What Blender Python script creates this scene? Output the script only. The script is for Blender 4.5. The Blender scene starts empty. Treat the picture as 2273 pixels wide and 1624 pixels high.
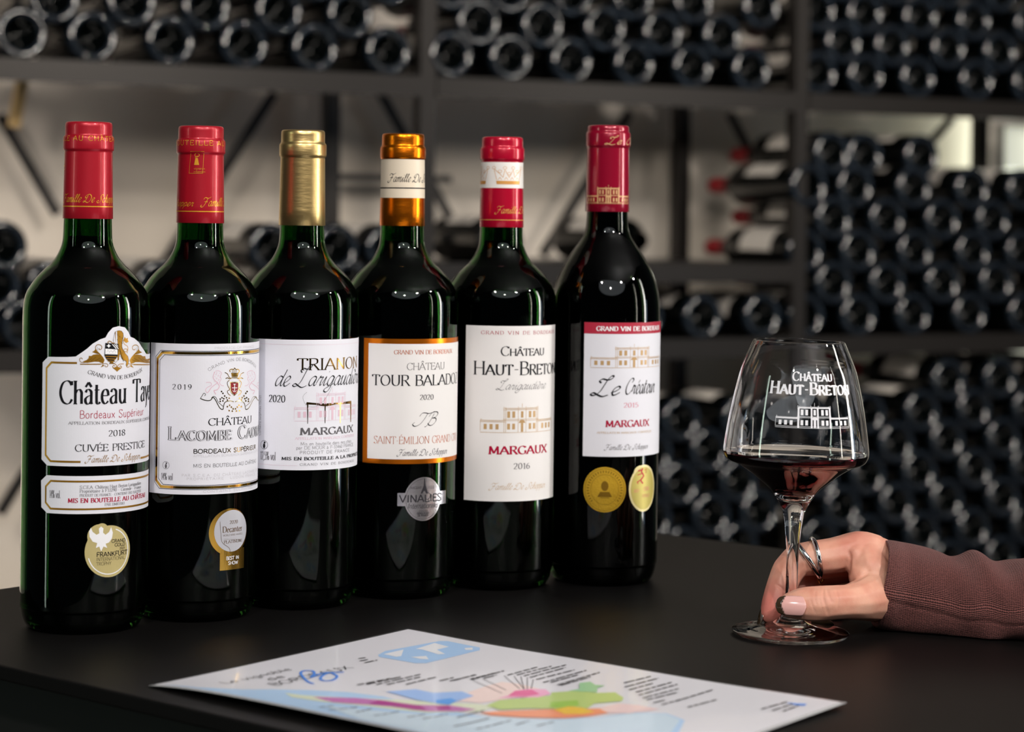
import bpy, bmesh, math, random
from math import sin, cos, pi, radians as R_, hypot, atan2, sqrt, asin, acos
from mathutils import Vector, Matrix
from mathutils.geometry import tessellate_polygon
random.seed(7)
SC = bpy.context.scene
COL = SC.collection

# ------------------------------------------------------------------ camera
FPX, CYS, PIT, ROL, EYE = 4930.0, -302.0, R_(0.47), R_(0.752), 0.2500
IW, IH = 2273.0, 1624.0
cam_d = bpy.data.cameras.new('camera'); cam = bpy.data.objects.new('camera', cam_d); COL.objects.link(cam)
fw = Vector((0, cos(PIT), -sin(PIT))); up = Vector((0, sin(PIT), cos(PIT))); rt = Vector((1, 0, 0))
cr = rt * cos(ROL) + up * sin(ROL); cu = up * cos(ROL) - rt * sin(ROL)
m = Matrix((cr, cu, -fw)).transposed().to_4x4(); m.translation = (0, 0, EYE)
cam.matrix_world = m
cam_d.sensor_width = 36.0; cam_d.lens = FPX * 36.0 / IW
cam_d.shift_x = CYS * sin(ROL) / IW; cam_d.shift_y = CYS * cos(ROL) / IW
cam_d.dof.use_dof = True; cam_d.dof.focus_distance = 1.345; cam_d.dof.aperture_fstop = 7.6
cam_d.clip_start = 0.02
SC.camera = cam

# ------------------------------------------------------------------ world, lights, exposure
SC.view_settings.view_transform = 'Standard'; SC.view_settings.look = 'None'
SC.view_settings.exposure = 0.0; SC.view_settings.gamma = 1.0
SC.view_settings.use_curve_mapping = False
w = bpy.data.worlds.new('room_light'); SC.world = w; w.use_nodes = True
bg = w.node_tree.nodes['Background']; bg.inputs[0].default_value = (0.75, 0.85, 1.0, 1); bg.inputs[1].default_value = 0.02
try:
    SC.cycles.max_bounces = 12; SC.cycles.transmission_bounces = 10; SC.cycles.glossy_bounces = 6
    SC.cycles.caustics_refractive = False; SC.cycles.caustics_reflective = False
    SC.cycles.sample_clamp_indirect = 6.0; SC.cycles.blur_glossy = 0.3
except Exception: pass

def area(name, loc, target, sx, sy, power, color, shape='RECTANGLE', spread=180):
    l = bpy.data.lights.new(name, 'AREA'); l.shape = shape; l.size = sx; l.size_y = sy
    l.energy = power; l.color = color
    o = bpy.data.objects.new(name, l); COL.objects.link(o); o.location = loc
    o.rotation_euler = (Vector(target) - Vector(loc)).to_track_quat('-Z', 'Y').to_euler()
    l.spread = R_(spread); return o
area('window_light_high', (0.9, -2.5, 2.7), (0.0, 1.4, 0.1), 5.0, 2.6, 45, (0.90, 0.95, 1.0), 'ELLIPSE')
area('window_light_right', (2.3, 1.45, 0.35), (0.0, 1.4, 0.12), 0.16, 1.9, 3.6, (1.0, 0.97, 0.9), 'RECTANGLE', 62)
area('window_light_right_second', (2.2, 0.55, 0.35), (0.0, 1.4, 0.12), 0.05, 1.9, 0.7, (1.0, 0.95, 0.85), 'RECTANGLE', 62)
area('window_light_left', (-2.0, 0.35, 0.35), (-0.2, 1.4, 0.12), 0.10, 1.7, 0.8, (0.8, 1.0, 0.85), 'RECTANGLE', 70)
area('cellar_window_light', (2.6, 1.6, -0.1), (0.6, 3.9, -0.1), 0.5, 1.2, 3.5, (0.62, 0.8, 1.0))
area('wall_fill_light', (-1.55, 2.95, -0.15), (-0.5, 3.75, -0.12), 0.16, 0.6, 4, (1.0, 0.92, 0.84), 'RECTANGLE', 110)  # added fill strip without a real fixture, brightens the back wall from the left
for x, y, z, e, cone in [(1.5, -0.5, 1.75, 118, 0), (-0.5, -0.9, 1.85, 100, 40), (0.55, -2.0, 1.9, 84, 34), (2.5, 0.7, 1.8, 55, 0)]:
    l = bpy.data.lights.new('ceiling_lamp', 'SPOT' if cone else 'POINT'); l.energy = e; l.color = (1.0, 0.93, 0.86); l.shadow_soft_size = 0.06
    o = bpy.data.objects.new('ceiling_lamp', l); COL.objects.link(o); o.location = (x, y, z)
    if cone:
        l.spot_size = R_(cone); l.spot_blend = 0.5
        o.rotation_euler = (Vector((0.0, 1.2, 0.08)) - Vector((x, y, z))).to_track_quat('-Z', 'Y').to_euler()
for x, y, z, tx, e in [(-0.95, 1.75, .64, -0.75, 24), (-0.95, 1.75, .92, -0.75, 24), (0.2, 2.05, .64, 0.1, 26), (0.2, 2.05, .92, 0.1, 26), (1.3, 2.5, .66, 1.0, 28), (1.3, 2.5, .92, 1.0, 28)]:  # added unseen spots at two heights, grading the light on the back wall
    l = bpy.data.lights.new('wall_fill_spot', 'SPOT'); l.energy = e; l.color = (1.0, 0.92, 0.82); l.shadow_soft_size = 0.09
    l.spot_size = R_(105); l.spot_blend = 1.0
    o = bpy.data.objects.new('wall_fill_spot', l); COL.objects.link(o); o.location = (x, y, z)
    o.rotation_euler = (Vector((tx, 3.9, 0.3)) - Vector((x, y, z))).to_track_quat('-Z', 'Y').to_euler()

# ------------------------------------------------------------------ projection helpers (photo pixel -> point in the room)
def ray(x, y):
    dx, dy = x - IW / 2, y - IH / 2
    u = dx * cos(ROL) + dy * sin(ROL); v = -dx * sin(ROL) + dy * cos(ROL) - CYS
    return Vector((u / FPX, cos(PIT) - v / FPX * sin(PIT), -sin(PIT) - v / FPX * cos(PIT)))
def on_z(x, y, z=0.0):
    d = ray(x, y); k = (z - EYE) / d.z
    return Vector((d.x * k, d.y * k, z))
def at(x, y, Y):
    d = ray(x, y); k = Y / d.y
    return Vector((d.x * k, Y, EYE + d.z * k))

# ------------------------------------------------------------------ object helpers
def mesh_obj(name, verts, faces, mat=None, parent=None, smooth=False, mats=None, mi=None):
    me = bpy.data.meshes.new(name); me.from_pydata([tuple(v) for v in verts], [], faces); me.update()
    if mats:
        for q in mats: me.materials.append(q)
        if mi: me.polygons.foreach_set('material_index', mi)
    elif mat: me.materials.append(mat)
    if smooth: me.polygons.foreach_set('use_smooth', [True] * len(me.polygons))
    o = bpy.data.objects.new(name, me); COL.objects.link(o)
    if parent is not None:
        o.parent = parent; o.matrix_parent_inverse = Matrix.Translation(-parent.location) if parent.parent is None and parent.type == 'EMPTY' else Matrix.Identity(4)
    return o
def thing(name, label, cat, loc=(0, 0, 0), group=None):
    o = bpy.data.objects.new(name, None); COL.objects.link(o); o.location = loc; o.empty_display_size = 0.02
    tag(o, label, cat, group); return o
def tag(o, label=None, cat=None, group=None, kind=None):
    if label: o['label'] = label
    if cat: o['category'] = cat
    if group: o['group'] = group
    if kind: o['kind'] = kind
    return o
def box(c, s, ax=None):
    """box centred at c, full sizes s, axes ax (3 vectors)"""
    ax = ax or (Vector((1, 0, 0)), Vector((0, 1, 0)), Vector((0, 0, 1)))
    c = Vector(c); V = []
    for k in (-1, 1):
        for j in (-1, 1):
            for i in (-1, 1): V.append(c + ax[0] * (i * s[0] / 2) + ax[1] * (j * s[1] / 2) + ax[2] * (k * s[2] / 2))
    return V, [(0, 2, 3, 1), (4, 5, 7, 6), (0, 1, 5, 4), (2, 6, 7, 3), (0, 4, 6, 2), (1, 3, 7, 5)]
def bevel(o, wd=0.002, seg=2):
    b = o.modifiers.new('bevel', 'BEVEL'); b.width = wd; b.segments = seg; b.limit_method = 'ANGLE'; return o
def lathe(prof, n=96, c=(0, 0, 0), close=False):
    """prof list of (r,z); returns verts, faces"""
    V = []; F = []; rings = []
    for r, z in prof:
        if r < 1e-6:
            rings.append([len(V)]); V.append(Vector((c[0], c[1], c[2] + z)))
        else:
            rings.append(list(range(len(V), len(V) + n)))
            V += [Vector((c[0] + r * cos(2 * pi * i / n), c[1] + r * sin(2 * pi * i / n), c[2] + z)) for i in range(n)]
    seq = list(range(len(rings)))
    pairs = list(zip(seq, seq[1:])) + ([(seq[-1], 0)] if close else [])
    for a, b in pairs:
        A, B = rings[a], rings[b]
        for i in range(n):
            j = (i + 1) % n
            if len(A) == 1 and len(B) == 1: break
            if len(A) == 1: F.append((A[0], B[j], B[i]))
            elif len(B) == 1: F.append((A[i], A[j], B[0]))
            else: F.append((A[i], A[j], B[j], B[i]))
    return V, F
def smooth_prof(pts, sub=4):
    out = []
    for i in range(len(pts) - 1):
        p0 = pts[max(i - 1, 0)]; p1 = pts[i]; p2 = pts[i + 1]; p3 = pts[min(i + 2, len(pts) - 1)]
        for k in range(sub):
            t = k / sub
            out.append(tuple(0.5 * ((2 * p1[d]) + (-p0[d] + p2[d]) * t + (2 * p0[d] - 5 * p1[d] + 4 * p2[d] - p3[d]) * t * t + (-p0[d] + 3 * p1[d] - 3 * p2[d] + p3[d]) * t ** 3) for d in range(2)))
    out.append(pts[-1]); return out
def tube(points, rad, n=12, closed=False):
    pts = [Vector(p) for p in points]; V = []; F = []; m = len(pts)
    rr = rad if isinstance(rad, (list, tuple)) else [rad] * m
    prev = None
    for i, p in enumerate(pts):
        t = (pts[(i + 1) % m] - pts[i - 1]) if closed else (pts[min(i + 1, m - 1)] - pts[max(i - 1, 0)])
        t.normalize()
        if prev is None: a = t.orthogonal().normalized()
        else: a = (prev - t * prev.dot(t)).normalized()
        prev = a; b = t.cross(a)
        V += [p + (a * cos(2 * pi * k / n) + b * sin(2 * pi * k / n)) * rr[i] for k in range(n)]
    for i in range(m if closed else m - 1):
        j = (i + 1) % m
        for k in range(n): F.append((i * n + k, i * n + (k + 1) % n, j * n + (k + 1) % n, j * n + k))
    if not closed: F += [tuple(range(n - 1, -1, -1)), tuple((m - 1) * n + k for k in range(n))]
    return V, F

# ------------------------------------------------------------------ materials
MATS = {}
def mat(name, col=(0.8, 0.8, 0.8), rough=0.5, metal=0.0, trans=0.0, ior=1.45, spec=None, coat=0.0, emit=None, estr=0.0, sss=0.0):
    if name in MATS: return MATS[name]
    m = bpy.data.materials.new(name); m.use_nodes = True; b = m.node_tree.nodes['Principled BSDF']
    b.inputs['Base Color'].default_value = (*col, 1); b.inputs['Roughness'].default_value = rough
    b.inputs['Metallic'].default_value = metal; b.inputs['IOR'].default_value = ior
    b.inputs['Transmission Weight'].default_value = trans; b.inputs['Coat Weight'].default_value = coat
    if spec is not None: b.inputs['Specular IOR Level'].default_value = spec
    if emit: b.inputs['Emission Color'].default_value = (*emit, 1); b.inputs['Emission Strength'].default_value = estr
    if sss: b.inputs['Subsurface Weight'].default_value = sss
    MATS[name] = m; return m
def NB(m): return m.node_tree, m.node_tree.nodes['Principled BSDF']
def noise_col(m, c1, c2, scale, detail=4, lo=0.4, hi=0.6, coord='Object', stretch=(1, 1, 1)):
    nt, b = NB(m); tc = nt.nodes.new('ShaderNodeTexCoord'); mp = nt.nodes.new('ShaderNodeMapping'); mp.inputs['Scale'].default_value = stretch
    n = nt.nodes.new('ShaderNodeTexNoise'); n.inputs['Scale'].default_value = scale; n.inputs['Detail'].default_value = detail
    r = nt.nodes.new('ShaderNodeValToRGB'); r.color_ramp.elements[0].position = lo; r.color_ramp.elements[1].position = hi
    r.color_ramp.elements[0].color = (*c1, 1); r.color_ramp.elements[1].color = (*c2, 1)
    nt.links.new(tc.outputs[coord], mp.inputs[0]); nt.links.new(mp.outputs[0], n.inputs['Vector']); nt.links.new(n.outputs['Fac'], r.inputs[0]); nt.links.new(r.outputs[0], b.inputs['Base Color'])
    return n
def noise_bump(m, scale, strength, dist=0.001, detail=3, stretch=(1, 1, 1)):
    nt, b = NB(m); tc = nt.nodes.new('ShaderNodeTexCoord'); mp = nt.nodes.new('ShaderNodeMapping'); mp.inputs['Scale'].default_value = stretch
    n = nt.nodes.new('ShaderNodeTexNoise'); n.inputs['Scale'].default_value = scale; n.inputs['Detail'].default_value = detail
    bp = nt.nodes.new('ShaderNodeBump'); bp.inputs['Strength'].default_value = strength; bp.inputs['Distance'].default_value = dist
    nt.links.new(tc.outputs['Object'], mp.inputs[0]); nt.links.new(mp.outputs[0], n.inputs['Vector']); nt.links.new(n.outputs['Fac'], bp.inputs['Height']); nt.links.new(bp.outputs[0], b.inputs['Normal'])

def srgb(r, g, b):
    f = lambda c: (c / 255 / 12.92) if c / 255 <= 0.04045 else ((c / 255 + 0.055) / 1.055) ** 2.4
    return (f(r), f(g), f(b))
M_paper = mat('label_paper', srgb(228, 228, 236), 0.6, spec=.12); noise_bump(M_paper, 900, 0.12, 0.0003)
M_paper2 = mat('label_paper_warm', srgb(234, 231, 230), 0.6, spec=.12)
M_ink = mat('ink_black', srgb(24, 24, 28), 0.6, spec=.12)
M_grey = mat('ink_grey', srgb(98, 96, 100), 0.6, spec=.12)
M_lgrey = mat('ink_pale_grey', srgb(196, 194, 200), 0.5)
M_crim = mat('ink_crimson', srgb(170, 18, 56), 0.6, spec=.12)
M_rose = mat('ink_rose', srgb(222, 184, 200), 0.5)
M_pink = mat('ink_pink', srgb(214, 128, 150), 0.5)
M_goldink = mat('gold_ink', srgb(176, 128, 38), 0.35, 0.6)
M_goldfoil = mat('gold_foil', srgb(236, 186, 84), 0.16, 1.0)
M_tan = mat('ink_tan', srgb(196, 160, 112), 0.45, 0.2)
M_orange = mat('orange_foil', srgb(226, 122, 18), 0.28, 0.85)
M_orink = mat('orange_ink', srgb(196, 98, 50), 0.4, 0.3)
M_white = mat('white_print', srgb(245, 245, 248), 0.5)
M_medal = mat('pale_gold_sticker', srgb(206, 190, 132), 0.4, 0.25)
M_silver = mat('silver_sticker', srgb(205, 200, 205), 0.24, 0.9)
M_seal = mat('gold_seal', srgb(226, 180, 52), 0.35, 0.55); noise_bump(M_seal, 700, 0.5, 0.0004)
M_redcap = mat('red_capsule', srgb(174, 22, 40), 0.33, 0.25, coat=0.2); noise_bump(M_redcap, 260, 0.15, 0.0006, stretch=(1, 1, 0.3))
M_crimcap = mat('crimson_capsule', srgb(184, 8, 46), 0.25, 0.2, coat=0.3); noise_bump(M_crimcap, 260, 0.1, 0.0006, stretch=(1, 1, 0.3))
M_darkcap = mat('dark_crimson_capsule', srgb(150, 10, 44), 0.22, 0.2, coat=0.4)
M_goldcap = mat('gold_capsule', srgb(214, 184, 124), 0.33, 0.95); noise_bump(M_goldcap, 240, 0.25, 0.0006, stretch=(.4, .4, 2))
M_orcap = mat('orange_capsule', srgb(226, 122, 18), 0.27, 0.95); noise_bump(M_orcap, 240, 0.2, 0.0006, stretch=(.4, .4, 2))
M_creamcap = mat('cream_band', srgb(232, 218, 196), 0.4)
M_capgold = mat('capsule_gold_print', srgb(232, 168, 52), 0.35, 0.4)
M_cream = mat('cream_print', srgb(214, 170, 120), 0.4, 0.2)
M_glassgreen = mat('green_bottle_glass', (0.030, 0.15, 0.022), 0.035, trans=1.0, ior=1.36)
M_wine_dark = mat('wine_in_bottle', (0.0022, 0.0009, 0.0012), 0.35, spec=0.15)
M_glass = mat('clear_glass', (1, 1, 1), 0.0, trans=1.0, ior=1.5)
M_wine = mat('red_wine', (0.085, 0.002, 0.008), 0.0, trans=1.0, ior=1.34)
M_table = mat('black_counter', srgb(14, 13, 13), 0.45, spec=.14); noise_bump(M_table, 1400, 0.10, 0.0003)
M_tabledark = mat('black_counter_body', srgb(10, 10, 9), 0.6)
M_steel = mat('dark_rack_steel', srgb(40, 37, 35), 0.42, 0.5)
M_wall = mat('beige_plaster', srgb(204, 194, 182), 0.9); noise_col(M_wall, srgb(198, 188, 175), srgb(210, 201, 190), 3)
M_floor = mat('grey_floor', srgb(70, 66, 62), 0.6); noise_col(M_floor, srgb(60, 56, 52), srgb(82, 78, 74), 6)

# ------------------------------------------------------------------ a single-line alphabet drawn with a broad pen
G = {
'A': (9.2, '0,0 4.4,10 9,0; 1.7,3.4 7.3,3.4'), 'B': (7.8, '1.2,0 1.2,10; ~1.2,10 4.2,10 6.2,9 6.2,6.6 4.4,5.3 1.2,5.2; ~1.2,5.2 4.8,5.2 7.2,4 7.2,1.4 5,0.05 1.2,0'),
'C': (8.8, '~8.2,8.2 6.8,9.7 4.8,10.1 2.2,9 0.7,6.2 0.7,3.6 2.3,0.9 4.9,-.1 7,.4 8.4,2; |8.2,8.2 8.2,10'), 'D': (9, '1.2,0 1.2,10; ~1.2,10 4.6,10 7.4,8.6 8.4,5 7.4,1.4 4.6,0 1.2,0'),
'E': (7.4, '1.2,0 1.2,10; 1.2,10 6.6,10; 1.2,5.2 5.6,5.2; 1.2,0 7,0; |6.6,10 6.6,8.4; |5.6,6 5.6,4.4; |7,0 7.2,1.8'), 'F': (7, '1.2,0 1.2,10; 1.2,10 6.6,10; 1.2,5.2 5.4,5.2; |6.6,10 6.6,8.4; |5.4,6 5.4,4.4'),
'G': (9.4, '~8.4,8.2 6.8,9.7 4.8,10.1 2.2,9 0.7,6.2 0.7,3.6 2.3,0.9 4.9,-.1 7.2,.3 8.6,1.4; |8.4,8.2 8.4,10; 8.6,1.2 8.6,4.6'), 'H': (9.4, '1.2,0 1.2,10; 8.2,0 8.2,10; 1.2,5.1 8.2,5.1'),
'I': (3.6, '1.8,0 1.8,10'), 'J': (5, '~3.6,10 3.6,2 2.6,.1 .6,.2'), 'K': (8.6, '1.2,0 1.2,10; 7.4,10 1.2,4.2; 3.2,5.8 8,0'), 'L': (7.2, '1.2,0 1.2,10; 1.2,0 6.8,0; |6.8,0 7,2'),
'M': (11.2, '1.2,0 1.6,10 5.6,1 9.6,10 10,0'), 'N': (9.6, '1.3,0 1.3,10 8.3,0 8.3,10'), 'O': (9.8, '~4.9,10.1 2.2,9 .8,6.4 .8,3.6 2.2,1 4.9,-.1 7.6,1 9,3.6 9,6.4 7.6,9 4.9,10.1'),
'P': (7.2, '1.2,0 1.2,10; ~1.2,10 4.6,10 6.6,9 6.6,6.2 4.6,4.8 1.2,4.7'), 'Q': (9.8, '~4.9,10.1 2.2,9 .8,6.4 .8,3.6 2.2,1 4.9,-.1 7.6,1 9,3.6 9,6.4 7.6,9 4.9,10.1; 5.4,2.4 9.2,-2'),
'R': (8.2, '1.2,0 1.2,10; ~1.2,10 4.6,10 6.6,9 6.6,6.4 4.6,5.1 1.2,5; 4,5 8,0'), 'S': (7, '~6.1,8.4 5,9.8 3.2,10.1 1.3,9.2 1,7.4 2.2,5.9 4.8,4.5 6.2,2.7 5.6,.8 3.6,-.1 1.7,.3 .7,1.8; |6.1,8.4 6.1,10; |.7,1.8 .7,0'),
'T': (8.2, '4.1,0 4.1,10; .4,10 7.8,10; |.4,10 .4,8.2; |7.8,10 7.8,8.2'), 'U': (9.2, '~1.4,10 1.4,3.4 2.4,.8 4.8,-.1 7,.8 7.9,3.4 7.9,10; |.4,10 2.6,10; |6.8,10 9,10'), 'V': (9, '0.2,10 4.6,0 8.8,10'),
'W': (12.6, '.2,10 3.4,0 6.4,9 9.4,0 12.4,10'), 'X': (8.6, '.4,10 8.2,0; 8,10 .4,0'), 'Y': (8.4, '.2,10 4.2,5 8.2,10; 4.2,5 4.2,0'), 'Z': (7.8, '.8,10 7.2,10 .6,0 7.4,0'),
'a': (5.6, '~.8,5 1.6,6.2 3,6.3 4.3,5.4 4.4,4 4.4,.8 4.8,.1 5.5,.3; ~4.4,3.8 2.2,3.3 .7,2.2 .8,.7 2,-.1 3.4,.3 4.4,1.4'), 'b': (6.4, '1.2,10 1.2,.2; ~1.2,4.6 2.4,6.1 4.2,6.2 5.6,4.6 5.6,1.8 4.2,0 2.4,-.1 1.2,1'),
'c': (5.2, '~4.7,5 3.6,6.2 2.2,6 .8,4.2 .8,2 2,.1 3.6,-.1 4.9,1.2'), 'd': (6.4, '5.2,10 5.2,0; ~5.2,4.8 4,6.1 2.2,6.1 .8,4.4 .8,1.8 2.2,0 4,0 5.2,1.4'),
'e': (5.6, '.8,3.5 5,3.5; ~5,3.5 4.6,5.5 3,6.3 1.4,5.4 .7,3.3 1.2,1 3,-.1 5,1.1'), 'f': (4, '1.6,0 1.6,7.6; ~1.6,7.6 2,9.6 3.4,10.1 4.4,9.2; .3,6.1 3.4,6.1'),
'g': (6, '~4.9,6 4.9,0 4.4,-2.4 2.6,-3.2 .8,-2.3; ~4.9,4.8 3.8,6.2 2.2,6.1 .8,4.4 .8,2 2.2,.2 3.8,.3 4.9,1.6'), 'h': (6.6, '1.2,0 1.2,10; ~1.2,4.4 2.4,5.9 4,6.3 5.2,5.2 5.3,3.6 5.3,0'),
'i': (3, '1.5,0 1.5,6.2; |1.5,8.6 1.5,9.4'), 'j': (3, '~1.8,6.2 1.8,-1.6 1,-3 0,-2.8; |1.8,8.6 1.8,9.4'), 'k': (6.2, '1.2,0 1.2,10; 5.2,6.2 1.2,2.8; 2.8,3.9 5.8,0'), 'l': (3, '1.5,0 1.5,10'),
'm': (9.8, '1.2,0 1.2,6.2; ~1.2,4.4 2.4,6 3.8,6.2 4.9,5 4.9,0; ~4.9,4.4 6.2,6 7.6,6.2 8.6,5 8.6,0'), 'n': (6.6, '1.2,0 1.2,6.2; ~1.2,4.4 2.4,5.9 4,6.3 5.2,5.2 5.3,3.6 5.3,0'),
'o': (6.2, '~3.1,6.3 1.4,5.5 .7,3.1 1.4,.7 3.1,-.1 4.8,.7 5.5,3.1 4.8,5.5 3.1,6.3'), 'p': (6.4, '1.2,-3.2 1.2,6.2; ~1.2,4.6 2.4,6.1 4.2,6.2 5.6,4.6 5.6,1.8 4.2,0 2.4,-.1 1.2,1'),
'q': (6.4, '5.2,-3.2 5.2,6.2; ~5.2,4.8 4,6.1 2.2,6.1 .8,4.4 .8,1.8 2.2,0 4,0 5.2,1.4'), 'r': (4.4, '1.2,0 1.2,6.2; ~1.2,4 2,5.6 3.2,6.3 4.2,5.8'), 's': (4.8, '~4,5.2 3,6.2 1.6,6 .9,4.8 1.8,3.6 3.4,2.7 4.2,1.4 3.4,.1 2,-.1 .7,1'),
't': (4, '~1.7,8.4 1.7,1.4 2.2,.1 3.2,0 4,.8; .3,6.1 3.6,6.1'), 'u': (6.4, '~1.2,6.2 1.2,1.6 2.2,.1 3.6,0 5.1,1.8; 5.1,6.2 5.1,0'), 'v': (5.8, '.3,6.2 2.9,0 5.5,6.2'), 'w': (8.4, '.3,6.2 2.3,0 4.2,5.8 6.1,0 8.1,6.2'),
'x': (5.8, '.4,6.2 5.4,0; 5.2,6.2 .4,0'), 'y': (5.8, '.4,6.2 3,0.2; 5.4,6.2 2.4,-2.4 .8,-3.1'), 'z': (5.2, '.6,6.2 4.6,6.2 .4,0 4.8,0'),
'0': (6.4, '~3.2,10 1.3,8.6 .7,5 1.3,1.3 3.2,-.1 5.1,1.3 5.7,5 5.1,8.6 3.2,10'), '1': (4.6, '1,8.2 2.8,10 2.8,0'), '2': (6.2, '~.9,7.8 1.6,9.4 3.2,10 4.9,9.2 5.2,7.2 4.2,4.8 .8,.1; .8,0 5.6,0'),
'3': (6, '~1,8.8 2.8,10 4.8,9 4.6,6.6 2.4,5.4; ~2.4,5.4 5,4.6 5.2,1.6 3,-.1 .7,1'), '4': (6.4, '4.3,0 4.3,10 .5,2.8 6,2.8'), '5': (6, '5,10 1.6,10 1.3,5.4; ~1.3,5.4 3.6,6 5.3,4.2 4.9,1.2 2.8,-.1 .8,.8'),
'6': (6.2, '~5,9.6 2.6,8.6 .9,5 1,2 2.8,-.1 5,1 5.4,3.4 4,5.6 2.2,5.4 1,3.6'), '7': (5.8, '.7,10 5.4,10 2.2,0'), '8': (6.2, '~3.1,10 1.3,8.8 1.4,6.6 3.1,5.3 5,3.8 5.1,1.2 3.1,-.1 1.1,1.2 1.2,3.8 3.1,5.3 4.8,6.6 4.9,8.8 3.1,10'),
'9': (6.2, '~1.2,.4 3.6,1.4 5.3,5 5.2,8 3.4,10.1 1.2,9 .8,6.6 2.2,4.4 4,4.6 5.2,6.4'), '.': (2.6, '|1.3,0 1.3,.8'), ',': (2.6, '|1.6,.8 .9,-1.6'), '-': (4.4, '|.7,4 3.7,4'), '%': (9.4, '~2,10 .6,8.8 .6,6.4 2,5.2 3.4,6.4 3.4,8.8 2,10; 7.2,10 2.2,0; ~7.4,4.8 6,3.6 6,1.2 7.4,0 8.8,1.2 8.8,3.6 7.4,4.8'),
'(': (3.4, '~2.8,11 1,7.4 1,2.6 2.8,-1'), ')': (3.4, '~.6,11 2.4,7.4 2.4,2.6 .6,-1'), ' ': (4.4, ''), "'": (2, '|1,8.4 1,10'), '_': (6, '|0,0 6,0'),
}
# flowing hand for the script lines
GS = {
'F': (9.5, '~1,8.2 1.4,10 3.4,10.6 6,9.8 9.4,10.4 11,11.6; ~6.8,10 5.4,5 4,1 2.2,-1.2 0,-1 -.8,.6 .6,1.2; ~2.8,5.2 5.4,5.6 7.6,5.2'), 'D': (11, '~3.8,9.4 2.6,4 .6,.2 -1.2,.4 0,1.8 3,.4 6.6,-.2 9.6,3 9.6,7.6 6.4,10.4 2.2,9.8 .2,7.4 1.2,5.6 3,6.4'),
'S': (8.4, '~8.6,7.6 8.6,9.8 6.6,10.6 4.4,8.8 5,6 6,3 4.2,.2 1,-.6 -.6,1.2 .8,2.6 2.6,1.6'), 'L': (7.4, '~.6,8.6 -.8,10 .4,11.4 3,10.8 5,11.6 5.4,13.4 4.2,13.6 3.2,11 2.7,7 2.1,2.6 .8,.2 -1,-.5 -2.2,.4 -.9,1.4 1.5,.1 4.4,-1.1 7,.1'),
'C': (7.6, '~6.4,7.8 7.6,9.6 6.2,10.8 3.4,9.6 1.2,5.6 1.2,2 3,-.2 5.6,.4 7.6,2.4'), 'T': (8, '~-1,7 .2,9.6 3,9.8 6,9.2 9,9.8 11,10.8; ~5.2,9.4 4,4.6 2,.6 -1.4,-1 -4,.6 -3,2.2'), 'B': (8, '~3.4,9 2,3 .4,-1 -1,-1.6; ~-.6,6.6 1,9.6 5,10.4 7.2,8.8 6,6.2 3,5.2; ~3,5.2 6.6,5 7.6,2.4 5.4,-.4 2.4,-.4 .8,1.4'),
'a': (5.4, '~4.4,5.4 2.6,6.2 .9,4.4 .7,1.6 1.8,0 3.4,1.2 4.5,5.2 4.2,1.2 5,.1 6,1.2'), 'c': (4.6, '~3.8,5 2.6,6.2 1,4.6 .8,1.6 2,0 3.6,.6 5,2'), 'd': (5.6, '~4.4,5.4 2.6,6.2 .9,4.4 .7,1.6 1.8,0 3.4,1.4 4.6,5.4 5.4,10.2; ~4.6,5.4 4.4,1.2 5.2,.1 6.2,1.2'),
'e': (4.6, '~.4,1.6 2.6,3 4,5 3,6.3 1.4,5 .9,2.4 1.8,.1 3.4,.4 5,2'), 'g': (5.4, '~4.4,5.4 2.6,6.2 .9,4.4 .7,1.6 1.8,0 3.4,1.2 4.6,5.4 4,-1 2.6,-4 .6,-4 0,-2.4 2.2,-.8 5.6,1.2'), 'h': (5.6, '~.4,1.4 2.4,6 3.6,9.6 2.4,10.2 1.6,6 1.2,0; ~1.2,2.6 2.8,5.6 4.2,6 4.2,3 4.2,.6 5,0 6,1.2'),
'i': (3.2, '~0,1.6 1.6,6 1.3,2 1.8,.1 3.4,1.4; |2.2,8.6 2.4,9.2'), 'l': (3.2, '~0,1.4 2.2,6 3.2,9.8 2,10 1.2,5 1.2,1.2 2,.1 3.4,1.4'), 'm': (8, '~.4,4.6 1.3,6 1.3,0; ~1.3,2.8 2.8,5.8 3.8,5.8 3.8,0; ~3.8,2.8 5.2,5.8 6.4,5.8 6.4,.8 7.2,0 8.4,1.4'), 'n': (5.6, '~.4,4.6 1.3,6 1.3,0; ~1.3,2.8 2.8,5.8 3.9,5.8 3.9,.8 4.8,0 6,1.4'),
'p': (5.6, '~.2,2 1.8,6 1,-4; ~1.2,2.2 2.6,5.8 4.4,6 4.8,3.6 3.6,.4 2,.2; 3.2,.2 5.8,1.4'), 'r': (4.4, '~.2,1.6 1.4,6 2,5.2 3.4,5.6 3,2.4 3.4,.2 4.6,1.2'), 't': (3.6, '~0,1.6 1.6,6 2.2,9 1.4,3 1.6,.2 3.6,1.4; .4,6.4 3.8,6.6'), 'u': (5.8, '~.2,3.6 1.2,6 1.1,1.4 2,.1 3.4,1.6 4.4,6 4.2,1.4 5,.1 6,1.4'), 's': (4.4, '~.2,1.4 2.2,5 2.8,6.2 3.4,3 3.2,.8 1.8,0 .8,1; ~3,.4 4.6,1.4'), 'o': (5, '~2.8,6 1.2,5 .8,2 2,0 4,1 4.4,4 2.8,6 4,5.2 5.4,5.4'),
}
ACC = {'â': ('a', '^'), 'é': ('e', "'"), 'è': ('e', '`'), 'ê': ('e', '^'), 'à': ('a', '`'), 'Â': ('A', '^'), 'É': ('E', "'"), 'Ô': ('O', '^'), 'ô': ('o', '^')}
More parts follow.
